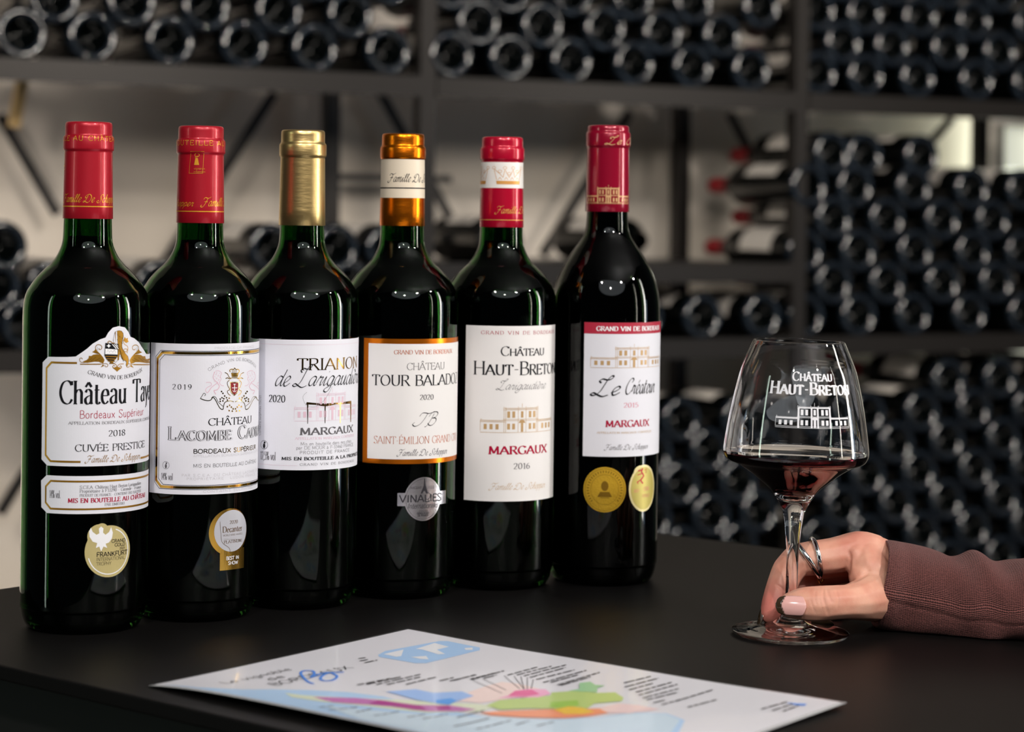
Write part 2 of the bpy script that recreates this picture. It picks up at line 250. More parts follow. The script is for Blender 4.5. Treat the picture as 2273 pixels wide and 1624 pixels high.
def catmull(p, n=5):
    out = []; m = len(p); cl = hypot(p[0][0] - p[-1][0], p[0][1] - p[-1][1]) < 1e-6
    for i in range(m - 1):
        a = p[i - 1] if i > 0 else (p[-2] if cl else p[0]); b = p[i]; c = p[i + 1]; d = p[i + 2] if i + 2 < m else (p[1] if cl else p[-1])
        for k in range(n):
            t = k / n
            out.append(tuple(0.5 * (2 * b[q] + (c[q] - a[q]) * t + (2 * a[q] - 5 * b[q] + 4 * c[q] - d[q]) * t * t + (3 * b[q] - a[q] - 3 * c[q] + d[q]) * t ** 3) for q in (0, 1)))
    out.append(p[-1]); return out
_gc = {}
def glyph(ch, style):
    """-> advance, list of (points, is_curve, serifs)"""
    key = (ch, style)
    if key in _gc: return _gc[key]
    acc = None; base = ch
    if ch in ACC: base, acc = ACC[ch]
    tab = GS if (style == 'script' and base in GS) else G
    adv, src = tab.get(base, tab.get(' ', G[' ']) if base not in G else G[base])
    if acc:
        top = 7.4 if base.islower() else 11
        x = adv / 2 - (0.2 if base != 'A' else 0)
        s = {'^': '|%f,%f %f,%f %f,%f' % (x - 1.9, top, x, top + 2.1, x + 1.9, top), "'": '|%f,%f %f,%f' % (x - .3, top, x + 1.4, top + 2), '`': '|%f,%f %f,%f' % (x + .3, top, x - 1.4, top + 2)}[acc]
        src = src + ';' + s
    st = []
    for part in src.split(';'):
        part = part.strip()
        if not part: continue
        curve = part[0] == '~'; noser = part[0] == '|'
        pts = [tuple(map(float, q.split(','))) for q in part.lstrip('~|').split()]
        ser = []
        if not curve and not noser:
            for a, b in ((pts[0], pts[1]), (pts[-1], pts[-2])):
                if abs(a[1] - b[1]) > 0.8 * abs(a[0] - b[0]) and (abs(a[1]) < .01 or abs(a[1] - 10) < .01 or abs(a[1] - 6.2) < .01 or a[1] < -3): ser.append(a)
        if curve: pts = catmull(pts, 4)
        st.append((pts, curve, ser))
    _gc[key] = (adv, st); return _gc[key]
STY = {  # thick, thin, pen angle, serif half width, slant, tracking
 'serif': (1.5, .46, 12, 1.25, 0, .6), 'serifb': (2.6, .8, 12, 1.6, 0, 1.2), 'seriflight': (.85, .34, 12, .95, 0, .4), 'wide': (1.4, .44, 12, 1.2, 0, 3.0), 'sans': (.85, .75, 0, 0, 0, .8), 'sansb': (1.6, 1.45, 0, 0, 0, .8),
 'sanswide': (1.0, .9, 0, 0, 0, 2.4), 'script': (.85, .26, 40, 0, .42, .0), 'scriptb': (1.3, .4, 40, 0, .35, .3), 'hand': (.75, .7, 0, 0, .3, .2)}

class Art:
    """flat print laid on a surface; mp(u,v,lift) gives the point in the room"""
    def __init__(s, mp, lift): s.mp = mp; s.lift = lift; s.V = []; s.F = []
    def quad(s, a, b, c, d):
        n = len(s.V); s.V += [s.mp(*a, s.lift), s.mp(*b, s.lift), s.mp(*c, s.lift), s.mp(*d, s.lift)]; s.F.append((n, n + 1, n + 2, n + 3))
    def fill(s, poly, step=0.0014):
        us = [p[0] for p in poly]; lo, hi = min(us), max(us); n = max(1, int(math.ceil((hi - lo) / step)))
        def clip(P, x, keep):
            out = []
            for i in range(len(P)):
                a, b = P[i - 1], P[i]; ia, ib = (a[0] - x) * keep >= 0, (b[0] - x) * keep >= 0
                if ia != ib: t = (x - a[0]) / (b[0] - a[0]); out.append((x, a[1] + (b[1] - a[1]) * t))
                if ib: out.append(b)
            return out
        for k in range(n):
            a = lo + (hi - lo) * k / n; b = lo + (hi - lo) * (k + 1) / n
            Q = clip(clip(poly, a, 1), b, -1) if n > 1 else list(poly)
            if len(Q) < 3: continue
            q = [Vector((x, y, 0)) for x, y in Q]; base = len(s.V); s.V += [s.mp(x, y, s.lift) for x, y in Q]
            for t in tessellate_polygon([q]):
                a1, b1, c1 = (q[i] for i in t)
                if abs((b1 - a1).cross(c1 - a1).z) > 1e-13:
                    if (b1 - a1).cross(c1 - a1).z < 0: t = (t[0], t[2], t[1])
                    s.F.append(tuple(base + i for i in t))
    def line(s, pts, wd, step=0.0014, closed=False):
        """polyline of constant or per-direction width (wd may be a function of direction)"""
        if closed: pts = list(pts) + [pts[0], pts[1]]
        f = wd if callable(wd) else (lambda dx, dy: wd)
        P = [pts[0]]
        for a, b in zip(pts, pts[1:]):
            L = hypot(b[0] - a[0], b[1] - a[1]); n = max(1, int(L / step))
            for k in range(1, n + 1): P.append((a[0] + (b[0] - a[0]) * k / n, a[1] + (b[1] - a[1]) * k / n))
        Lf = []; Rt = []
        for i, p in enumerate(P):
            a = P[max(i - 1, 0)]; b = P[min(i + 1, len(P) - 1)]
            dx, dy = b[0] - a[0], b[1] - a[1]; L = hypot(dx, dy) or 1e-9; dx /= L; dy /= L
            h = f(dx, dy) / 2
            d1 = (p[0] - a[0], p[1] - a[1]); l1 = hypot(*d1)
            if 0 < i < len(P) - 1 and l1 > 0:
                c = (d1[0] * dx + d1[1] * dy) / l1; h = h / max(c, .6)
            Lf.append((p[0] - dy * h, p[1] + dx * h)); Rt.append((p[0] + dy * h, p[1] - dx * h))
        for i in range(len(P) - 1): s.quad(Rt[i], Rt[i + 1], Lf[i + 1], Lf[i])
    def text(s, txt, u0, v0, width, cap, style='serif', vis=None, small=None, arc=None, vert=False):
        T, t, ang, sh, sl, tr = STY[style]; ang = R_(ang); sty = 'script' if style.startswith('script') else 'n'
        items = []; x = 0.0; nvis = len(txt) if vis is None else vis; xv = 0
        for i, ch in enumerate(txt):
            sc = 1.0
            if small and ch.islower(): ch = ch.upper(); sc = small
            adv, st = glyph(ch, sty); items.append((x, st, sc)); 
            x += (adv * (1.05 if ch == ' ' else 1) + tr) * sc
            if i < nvis: xv = x - tr * sc
            if i + 1 > nvis >= i: xv = xv + (nvis - i) * (x - tr * sc - xv) if nvis != int(nvis) else xv
        kx = width / xv; ky = cap / 10.0
        pw = (kx * ky) ** .5
        if kx < ky * .6: pw = kx * 1.25
        wf = lambda dx, dy: pw * sqrt((T * (dy * cos(ang) - dx * sin(ang))) ** 2 + (t * (dx * cos(ang) + dy * sin(ang))) ** 2)
        def tf(px, py, x0, sc):
            X = (x0 + px * sc + py * sc * sl) * kx; Y = py * sc * ky
            if arc:
                q = X / width * 2 - 1; base = arc * (1 - q * q); th = atan2(-2 * arc * q * 2 / width, 1)
                Xc = (x0 + 3 * sc) * kx; q = Xc / width * 2 - 1; base = arc * (1 - q * q); th = atan2(-4 * arc * q / width, 1)
                dx = X - Xc; X = Xc + dx * cos(th) - Y * sin(th); Y = base + dx * sin(th) + Y * cos(th)
            if vert: return (u0 - Y, v0 + X)
            return (u0 + X, v0 + Y)
        for x0, st, sc in items:
            for pts, curve, ser in st:
                P = [tf(a, b, x0, sc) for a, b in pts]
                if curve: s.line(P, wf)
                else:
                    for a, b in zip(P, P[1:]):
                        s.line([a, b], wf)
                if sh:
                    for (a, b) in ser:
                        s.line([tf(a - sh, b, x0, sc), tf(a + sh, b, x0, sc)], pw * t * 1.15)
    def obj(s, name, mt, parent, label=None):
        if not s.V: return None
        o = mesh_obj(name, s.V, s.F, mt, parent)
        if label: o['label'] = label
        return o
def ellipse(cx, cy, rx, ry, n=40, a0=0, a1=2 * pi): return [(cx + rx * cos(a0 + (a1 - a0) * i / n), cy + ry * sin(a0 + (a1 - a0) * i / n)) for i in range(n + (0 if abs(a1 - a0 - 2 * pi) < 1e-6 else 1))]
def chateau(A, u0, v0, wd, ht, lw, solid=False):
    """low manor front with two wings, tall centre block, balustrades and a central door"""
    X = lambda x: u0 + wd * x; Y = lambda y: v0 + ht * y
    L = lambda *p: A.line([(X(a), Y(b)) for a, b in p], lw)
    Bx = lambda a, b, c, d: A.fill([(X(a), Y(b)), (X(c), Y(b)), (X(c), Y(d)), (X(a), Y(d))])
    L((0, 0), (1, 0)); L((0, .04), (0, .46)); L((1, 0), (1, .46)); L((0, .40), (.3, .40)); L((.7, .40), (1, .40)); L((0, .46), (.3, .46)); L((.7, .46), (1, .46))
    for x in (.3, .7): L((x, 0), (x, .96))
    for x in (.28, .72, .45, .55): L((x, .0), (x, .9))
    L((.27, .86), (.73, .86)); L((.27, .92), (.73, .92)); L((.27, .5), (.73, .5)); L((.27, .45), (.73, .45)); L((.5, .95), (.5, 1.1))
    for x in (.28, .45, .55, .72, 0.01, .99): A.fill(ellipse(X(x), Y(.96 if .1 < x < .9 else .5), lw * 1.1, lw * 1.1, 8))
    for x in (.335, .395, .605, .665): Bx(x - .017, .56, x + .017, .8); Bx(x - .017, .12, x + .017, .34)
    for x in (.06, .13, .2, .8, .87, .94): Bx(x - .018, .12, x + .018, .32)
    Bx(.485, .02, .515, .42); Bx(.485, .56, .515, .8); A.fill([(X(.455), Y(.36)), (X(.545), Y(.36)), (X(.52), Y(.48)), (X(.48), Y(.48))])
    n = 24
    for i in range(n): x = .3 + .4 * (i + .5) / n; L((x, .86), (x, .92))
    for i in range(18):
        x = .27 * (i + .5) / 18; L((x, .40), (x, .46)); L((1 - x, .40), (1 - x, .46))
    if solid:
        Bx(0, .39, .3, .44); Bx(.7, .39, 1, .44); Bx(.28, .86, .72, .9); L((0, .06), (1, .06)); Bx(.45, .0, .47, .9); Bx(.53, 0, .55, .9); Bx(.28, 0, .3, .9); Bx(.7, 0, .72, .9)

# ------------------------------------------------------------------ structure: floor, back wall, window
PSI = math.atan(.52); WT = Vector((cos(PSI), sin(PSI), 0)); WN = Vector((-sin(PSI), cos(PSI), 0)); WP0 = Vector((0, 3.48, 0)); ZV = Vector((0, 0, 1))
def wallpt(t, dpt, z): return WP0 + WT * t + WN * dpt + ZV * z
def wall_ray(x, y, dpt=0.0):
    d = ray(x, y); o = Vector((0, 0, EYE)); p0 = WP0 + WN * dpt
    k = (p0 - o).dot(WN) / d.dot(WN); p = o + d * k
    return (p - WP0).dot(WT), p.z
FLOOR = -0.92
V, F = box((0, 2.0, FLOOR - .03), (9, 9, .06)); tag(mesh_obj('floor', V, F, M_floor), kind='structure')
M_ceil = mat('pale_ceiling', srgb(170, 172, 178), .9)
V, F = box((0, 1.6, 2.65), (7, 6.4, .1)); tag(mesh_obj('ceiling', V, F, M_ceil), kind='structure')
tw0, _ = wall_ray(2207, 300, .47); tw1 = tw0 + .62
def wallslab(name, t0, t1, z0, z1, th=.1):
    c = wallpt((t0 + t1) / 2, .47 + th / 2, (z0 + z1) / 2)
    return c, (t1 - t0, th, z1 - z0)
Vs, Fs = [], []
for a in ((-2.6, tw0, FLOOR, 2.4), (tw1, tw1 + 1.2, FLOOR, 2.4), (tw0, tw1, FLOOR, -.10), (tw0, tw1, .44, 2.4)):
    c, s = wallslab('w', *a); v, f = box(c, s, (WT, WN, ZV)); n = len(Vs); Vs += v; Fs += [tuple(n + i for i in q) for q in f]
tag(mesh_obj('wall_back', Vs, Fs, M_wall), kind='structure')
M_frame = mat('window_frame_paint', srgb(150, 148, 138), .5)
M_day = mat('daylit_window_pane', srgb(225, 230, 210), .4, emit=srgb(222, 224, 208), estr=.62)
tsp = wallpt(tw0 - .01, .42, .3); area('window_spill', tsp, tsp - WT,   .08, .5, 1.1, (0.95, 1.0, 0.82))
win = thing('window_1', 'bright window beyond the right end of the rack', None, wallpt(tw0, .47, -.10)); win['kind'] = 'structure'
c = wallpt((tw0 + tw1) / 2, .53, .17); v, f = box(c, (tw1 - tw0, .01, .54), (WT, WN, ZV)); mesh_obj('pane', v, f, M_day, win)
for t_ in (tw0 + .012, tw1 - .012):
    v, f = box(wallpt(t_, .5, .17), (.024, .07, .54), (WT, WN, ZV)); mesh_obj('frame', v, f, M_frame, win)

# ------------------------------------------------------------------ counter
TU = Vector((.766, -.643, 0)).normalized(); TN = Vector((.643, .766, 0)).normalized()
corner = Vector((-.21, 1.15, 0)) - TU * .283
TL, TD, TH = 2.3, .66, .0085
ctr = thing('counter', 'matte black counter carrying the bottles, glass and map', 'counter', corner + ZV * FLOOR)
v, f = box(corner + TU * TL / 2 + TN * TD / 2 - ZV * TH / 2, (TL, TD, TH), (TU, TN, ZV)); bevel(mesh_obj('worktop', v, f, M_table, ctr), .0012)
v, f = box(corner + TU * TL / 2 + TN * TD / 2 + ZV * (FLOOR - TH) / 2, (TL - .06, TD - .06, -FLOOR - TH), (TU, TN, ZV)); mesh_obj('base', v, f, M_tabledark, ctr)

# ------------------------------------------------------------------ wine rack
rack = thing('wine_rack', 'dark steel wine rack filling the back wall', 'rack', wallpt(0, 0, FLOOR))
def bar(name, a, b, wd, dp, lab=None):
    a, b = Vector(a), Vector(b); d = (b - a); L = d.length; d.normalize(); s = WN; q = d.cross(s).normalized()
    v, f = box((a + b) / 2, (L, wd, dp), (d, q, s)); o = mesh_obj(name, v, f, M_steel, rack)
    if lab: o['label'] = lab
    return o
TP = [wall_ray(-60, 400)[0], wall_ray(940, 400)[0], wall_ray(1768, 400)[0]]; BAY = TP[2] - TP[1]; TP[0] = TP[1] - BAY; TP.append(TP[2] + BAY)
for t_ in TP:
    for dp in (.0, .37): bar('post', wallpt(t_, dp, FLOOR), wallpt(t_, dp, 1.0), .026, .026)
SH = [(.4535, 0, 3), (.168, 1, 2), (.045, 0, 3), (-.385, 0, 3)]
for z, a, b in SH:
    for i in range(a, b):
        t0, t1 = TP[i] + .014, TP[i + 1] - .014
        v, f = box(wallpt((t0 + t1) / 2, .185, z - .004), (t1 - t0, .385, .008), (WT, WN, ZV)); sh = mesh_obj('shelf', v, f, M_steel, rack)
        v, f = box(wallpt((t0 + t1) / 2, -.012, z - .014), (t1 - t0, .008, .032), (WT, WN, ZV)); mesh_obj('shelf_lip', v, f, M_steel, rack)
for a, b in (((610, 205), (330, 640)), ((0, 255), (128, 475)), ((845, 205), (1015, 510)), ((1400, 248), (1205, 565)), ((1620, 250), (1672, 350)), ((2115, 262), (2045, 340)), ((0, 1140), (60, 1040))):
    t0, z0 = wall_ray(*a, .39); t1, z1 = wall_ray(*b, .39)
    bar('cross_brace', wallpt(t0, .392, z0), wallpt(t1, .392, z1), .016, .006)
t0, z0 = wall_ray(740, 392, .37); t1, z1 = wall_ray(1000, 398, .37); bar('cross_bar', wallpt(t0, .37, z0), wallpt(t1, .37, z1), .012, .01)
t0, z0 = wall_ray(52, 165, .3); t1, z1 = wall_ray(30, 282, .3)
o = bar('bracket', wallpt(t0, .3, z0), wallpt(t1, .3, z1), .016, .02, 'brass coloured bracket hanging under the shelf'); o.data.materials[0] = mat('brass', srgb(190, 160, 110), .4, .6)

# ------------------------------------------------------------------ lying bottles in the rack
M_bgglass = mat('dark_stored_bottle_glass', (0.001, 0.0015, 0.0015), 0.04, ior=1.42)
M_bgring = mat('stored_bottle_lit_ring', srgb(20, 26, 33), 0.04, ior=1.8)  # light caught in the glass base ring, painted as a paler colour
M_bglabel = mat('stored_bottle_label', srgb(205, 198, 190), .55)
M_bgred = mat('stored_bottle_capsule', srgb(130, 20, 28), .35)
BR = .0372
pr = smooth_prof([(0, .034), (.004, .0325), (.008, .0295), (.013, .0235), (.018, .0158), (.021, .0098), (.0235, .0050), (.0265, .0016), (.0300, 0), (.0335, .0011), (.0360, .0042), (BR, .010)], 4) + [(BR, .03), (BR, .185), (.0355, .197), (.030, .208), (.022, .218), (.0165, .226), (.0147, .236), (.014, .243)]
cp = [(.0145, .243), (.014, .285), (.0146, .286), (.0146, .293), (.0135, .295), (.0133, .300), (0, .300)]
def mk(prof, name, mt, n=32):
    V, F = lathe(prof, n); me = bpy.data.meshes.new(name); me.from_pydata([tuple(v) for v in V], [], [tuple(reversed(q)) for q in F]); me.materials.append(mt)
    me.polygons.foreach_set('use_smooth', [True] * len(me.polygons)); return me
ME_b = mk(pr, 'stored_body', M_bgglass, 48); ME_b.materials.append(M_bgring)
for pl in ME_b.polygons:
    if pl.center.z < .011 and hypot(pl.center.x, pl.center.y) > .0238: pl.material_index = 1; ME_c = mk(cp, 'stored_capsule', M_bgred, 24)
def lab_mesh():
    V = []; F = []; n = 18
    for k in range(n + 1):
        a = (k / n - .5) * 2.3
        for z in (.055, .150): V.append((sin(a) * (BR + .0003), cos(a) * (BR + .0003), z))
    for k in range(n): F.append((2 * k, 2 * k + 1, 2 * k + 3, 2 * k + 2))
    me = bpy.data.meshes.new('stored_label'); me.from_pydata(V, [], F); me.materials.append(M_bglabel); me.polygons.foreach_set('use_smooth', [True] * n); return me
ME_l = lab_mesh()
NB_ = [0]
ORD = ['first', 'second', 'third', 'fourth', 'fifth', 'sixth', 'seventh', 'eighth', 'ninth', 'tenth']
def stored(t, z, label, group, dpt=-.012, spin=0.0, rev=False, lab=True, red=True):
    dpt += random.uniform(-.006, .006)
    ax = WN if not rev else -WN
    zz = ax; yy = ZV.copy(); xx = yy.cross(zz).normalized()
    M = Matrix((xx, yy, zz)).transposed().to_4x4() @ Matrix.Rotation(spin, 4, 'Z')
    p = wallpt(t, dpt + (.30 if rev else 0), z); M.translation = p
    e = bpy.data.objects.new('stored_bottle', None); e.empty_display_size = .02; COL.objects.link(e); e.matrix_world = M
    tag(e, label, 'bottle', group)
    for nm, me, ok in (('bottle_body', ME_b, 1), ('capsule', ME_c, red), ('label', ME_l, lab)):
        if not ok: continue
        o = bpy.data.objects.new(nm, me); COL.objects.link(o); o.parent = e
    NB_[0] += 1
def row(xs, y, z, where, rown, group, skip=(), **kw):
    """xs: photo columns of the bottle ends; z: height of the row"""
    last = -9
    for i, x in enumerate(xs):
        t, _ = wall_ray(x, y, -.012)
        if t - last < 2 * BR + .0006: t = last + 2 * BR + .0006
        last = t
        stored(t, z, 'dark bottle lying base out, %s from left in %s, %s' % (ORD[i], rown, where), group, spin=random.uniform(-.5, .5), **kw)
RH = .0525
Z1 = .4535 + BR
W1, g1 = 'upper left shelf', 'bottles on the upper left shelf'
row([48, 205, 380, 545, 702, 862], 95, Z1, W1, 'lowest row', g1); row([125, 293, 463, 622, 778], 15, Z1 + RH, W1, 'second row', g1); row([48, 205, 380, 545, 702, 862], -60, Z1 + 2 * RH, W1, 'third row', g1)
W1, g1 = 'upper middle shelf', 'bottles on the upper middle shelf'
row([1002, 1136, 1273, 1410, 1543, 1672], 145, Z1, W1, 'lowest row', g1); row([1068, 1205, 1343, 1477, 1607], 70, Z1 + RH, W1, 'second row', g1); row([1002, 1136, 1273, 1410, 1543, 1698], -5, Z1 + 2 * RH, W1, 'third row', g1)
W1, g1 = 'upper right shelf', 'bottles on the upper right shelf'
row([1822, 1928, 2046, 2170, 2290, 2405], 185, Z1, W1, 'lowest row', g1); row([1872, 1987, 2107, 2228, 2345], 105, Z1 + RH, W1, 'second row', g1); row([1822, 1928, 2046, 2170, 2290, 2405], 30, Z1 + 2 * RH, W1, 'third row', g1); row([1872, 1987, 2107, 2228, 2345], -40, Z1 + 3 * RH, W1, 'fourth row', g1)
W1, g1 = 'middle right stack', 'bottles stacked on the middle right shelf'
Z3 = .045 + BR
RT = RH + .0022
for k in range(6):
    xs = [1794, 1906, 2034, 2160, 2278, 2396] if k % 2 == 0 else [1850, 1970, 2092, 2212, 2335]
    if k == 5: xs = [1912 - 65, 1912 + 10, 2052]
    row(xs, 700 - 62 * k, Z3 + k * RT, W1, ['lowest row', 'second row', 'third row', 'fourth row', 'fifth row', 'top row'][k], g1)
# second shelf
Z2 = .168 + BR
row([1118], 545, Z2, 'second shelf behind white-banded capsule', 'middle bay', 'bottles on the second shelf behind the capsules')
stored(wall_ray(1452, 560)[0], Z2, 'pale-labelled bottle lying neck out beside the tall crimson-capped bottle', 'bottles on the second shelf behind the capsules', rev=True, red=False)
# third shelf
row([-60, 60, 180, 300, 420, 560, 700, 850], 715, Z3, 'third shelf at the left', 'lowest row', 'bottles on the third shelf')
row([-130, -8, 118, 240, 360, 492, 632, 778], 635, Z3 + RT, 'third shelf at the left', 'second row', 'bottles on the third shelf')
row([8, 606, 750, 862], 550, Z3 + 2 * RT, 'third shelf at the left', 'top row', 'bottles on the third shelf')
row([1020, 1160, 1300, 1430, 1560, 1700], 715, Z3, 'third shelf, middle bay', 'lowest row', 'bottles on the third shelf')
# bottom pile
Z4 = -.385 + BR
for k in range(6):
    xs = [1000, 1128, 1258, 1388, 1518, 1645] if k % 2 else [1065, 1195, 1325, 1455, 1582, 1690]
    row(xs, 1250 - 62 * k, Z4 + k * RH, 'bottom stack, middle bay', ['lowest row', 'second row', 'third row', 'fourth row', 'fifth row', 'top row'][k], 'bottles in the bottom stack, middle bay')
for k in range(7):
    xs = [1822, 1930, 2048, 2166, 2284, 2400] if k % 2 else [1875, 1990, 2108, 2226, 2342]
    if k == 6: xs = [2108, 2226, 2342]
    row(xs, 1250 - 62 * k, Z4 + k * RH, 'bottom right stack', ['lowest row', 'second row', 'third row', 'fourth row', 'fifth row', 'sixth row', 'top row'][k], 'bottles in the bottom right stack')
# ------------------------------------------------------------------ standing bottles
class Cyl:
    """cylindrical print surface round (cx,cy); rad(z) gives the wall radius"""
    def __init__(s, c, rad, ref): s.c = c; s.rad = rad; s.ref = ref
    def mp(s, u, v, l):
        a = u / s.ref; r = s.rad(v) + l
        return Vector((s.c.x + r * sin(a), s.c.y - r * cos(a), v))
    def uv(s, x, y):
        d = ray(x, y); r = s.ref
        for it in range(4):
            A = d.x ** 2 + d.y ** 2; B = -2 * (d.x * s.c.x + d.y * s.c.y); C = s.c.x ** 2 + s.c.y ** 2 - r * r
            D = B * B - 4 * A * C
            k = (-B - sqrt(D)) / (2 * A) if D > 0 else -B / (2 * A)
            p = Vector((0, 0, EYE)) + d * k; r = s.rad(p.z)
        a = atan2(p.x - s.c.x, -(p.y - s.c.y))
        return a * s.ref, p.z
def interp(prof):
    P = sorted([(z, r) for r, z in prof])
    def f(z):
        if z <= P[0][0]: return P[0][1]
        for (a, ra), (b, rb) in zip(P, P[1:]):
            if z <= b: return ra + (rb - ra) * (z - a) / max(b - a, 1e-9)
        return P[-1][1]
    return f
LIFT = .00012
class Bottle:
    def __init__(s, pos, R, label, prof_top, H, cap_prof, cap_mat, fill, glass=None):
        i_ = min(range(6), key=lambda j: abs(BP[j][0] - pos[0])); s.ph = (([187.3, 436, 664.5, 888, 1109, 1345][i_], [145, 138, 133, 128, 125.5, 124.5][i_]), ([190, 438, 665, 889.5, 1110.5, 1344][i_], [57, 55, 53, 51.5, 50.5, 50][i_]))
        s.R = R; s.c = Vector((pos[0], pos[1], 0)); k = R / .0377
        s.root = thing('wine_bottle', label, 'bottle', s.c, 'six red wine bottles in a row')
        base = [(0, .020), (.010, .0185), (.019, .011), (.026, .002), (.030, 0), (.0335, .0014), (.0358, .006), (.0372, .013), (.0377, .021), (.0377, .10), (.0377, .145), (.0377, .163)]
        out = smooth_prof([(r * k, z) for r, z in base + prof_top], 4)
        zs = max(z for r, z in prof_top)
        neck = prof_top[-1][0] * k
        inn = [(max(r - .0032, 0.0), z) for r, z in [(q * k, z) for q, z in prof_top][::-1]]
        inn = [(neck - .0042, zs)] + inn[1:] + [(.0345 * k, .16), (.0345 * k, .145), (.0345 * k, .10), (.0345 * k, .05), (.0347 * k, .024), (.0340 * k, .014), (.0318 * k, .0068), (.0285 * k, .0048), (.025 * k, .0078), (.018 * k, .0150), (.010 * k, .0213), (0, .0228)]
        inn = smooth_prof(inn, 3)
        prof = [(max(r, 0), z) for r, z in out] + [(max(r, 0), z) for r, z in inn]
        prof[0] = (0, prof[0][1]); prof[-1] = (0, prof[-1][1])
        V, F = lathe(prof, 128, s.c); mesh_obj('glass_body', V, F, glass or M_glassgreen, s.root, smooth=True)
        wi = [(max(r - .00015, 0), z - .0001) for r, z in inn if z < fill]
        rf = interp([(r, z) for r, z in inn if z > .03])(fill) - .00015
        wi = [(0, fill - .0004), (rf - .0012, fill - .0004), (rf, fill)] + [(r, z + (.0003 if z < .03 else 0)) for r, z in wi]; wi[-1] = (0, wi[-1][1])
        V, F = lathe(wi, 96, s.c); mesh_obj('wine', V, F, M_wine_dark, s.root, smooth=True)
        cp_ = [(r, z) for r, z in cap_prof]
        V, F = lathe(cp_, 96, s.c); s.cap = mesh_obj('capsule', V, F, cap_mat, s.root, smooth=True)
        outr = [(r, z) for r, z in out if z > .022]
        s.body = Cyl(s.c, interp([(R, .0), (R, .16)]), R)
        s.capm = Cyl(s.c, interp([(r, z) for r, z in cap_prof if r > .010]), .0145)
        s.arts = {}
    # helpers in photo pixels
    def art(s, key, lift=1, cap=False):
        k = (key, lift, cap)
        if k not in s.arts: s.arts[k] = Art((s.capm if cap else s.body).mp, LIFT * lift + (.0001 if cap else 0))
        return s.arts[k]
    def T(s, A, txt, x0, x1, y, cappx, style='serif', cap=False, **kw):
        m = s.capm if cap else s.body
        _, v0 = m.uv(x0, y); xm, rp = s.ph[1 if cap else 0]; fc = -atan2(s.c.x, s.c.y)
        u0, u1 = [m.ref * (asin(max(-.995, min(.995, (q_ - xm) / rp))) + fc) for q_ in (x0, x1)]; sc = FPX / (s.c.y - s.R * .8)
        if 'arc' in kw: kw['arc'] = kw['arc'] / sc
        A.text(txt, u0, v0, u1 - u0, cappx / sc, style, **kw)
    def px(s, x, y, cap=False): return (s.capm if cap else s.body).uv(x, y)
    def P(s, pts, k=1, ox=0, oy=0, cap=False): return [s.px(x / k + ox, y / k + oy, cap) for x, y in pts]

def capprof(H, zb, rb, ringt, ringb, k=1.0, top=.0133):
    return [(rb - .0001, zb), (rb, zb + .0001), (rb - .0002, zb + .01), (.0141 * k, ringb - .0015), (.0141 * k, ringb - .0004), (.0148 * k, ringb), (.01495 * k, ringb + .0012), (.01495 * k, ringt - .0008), (.0147 * k, ringt), (.0140 * k, ringt + .0008),
            (.0139 * k, ringt + .0016), (.0139 * k, H - .003), (.0138 * k, H - .0012), (top * k, H - .0003), (.0125 * k, H), (.0118 * k, H - .0004), (0, H - .0004)]
STD = [(.0377, .1836), (.0372, .1925), (.0357, .1984), (.0334, .2025), (.0298, .2076), (.0252, .2124), (.0223, .2150), (.0190, .2190), (.0166, .2235), (.0152, .2275), (.0146, .232), (.0143, .242), (.0138, .262), (.0132, .298)]
STD6 = [(.0377, .1800), (.0373, .1890), (.0362, .1970), (.0340, .2050), (.0305, .2130), (.0282, .2170), (.0240, .2235), (.0200, .2290), (.0168, .2340), (.0150, .2390), (.0144, .2450), (.0141, .2520), (.0136, .27), (.0132, .3075)]

BP = [(-.2541, 1.3245, .0374), (-.1932, 1.3675, .0370), (-.1347, 1.4125, .0367), (-.0732, 1.4555, .0374), (-.0084, 1.4945, .0377), (.0636, 1.5160, .0372)]
BL = ['wine bottle with tall red capsule, gold-framed crested label and pale gold round medal', 'wine bottle with red capsule, gold double-framed label with coat of arms, oval medal',
      'wine bottle with plain gold capsule and white label with rose house drawing', 'wine bottle with orange and cream capsule, orange-framed label and silver medal',
      'wine bottle with crimson capsule banded white with crowns, tall white label', 'tallest-necked wine bottle, dark crimson capsule, crimson-topped label, two gold seals']
def framepath(L, Rr, T_, B_, ch): return [(L, B_ + ch), (L, T_ - ch), (L + ch, T_), (Rr - ch, T_), (Rr, T_ - ch), (Rr, B_ + ch), (Rr - ch, B_), (L + ch, B_)]
def logo_disc(b, A, x, y, r, white=None):
    u, v = b.px(x, y); sc = 3600.; A.line(ellipse(u, v, r / sc, r / sc, 24), .0002, closed=True); A.fill(ellipse(u, v - r * .25 / sc, r * .32 / sc, r * .6 / sc, 12)); A.fill(ellipse(u + r * .15 / sc, v + r * .55 / sc, r * .25 / sc, r * .25 / sc, 10))

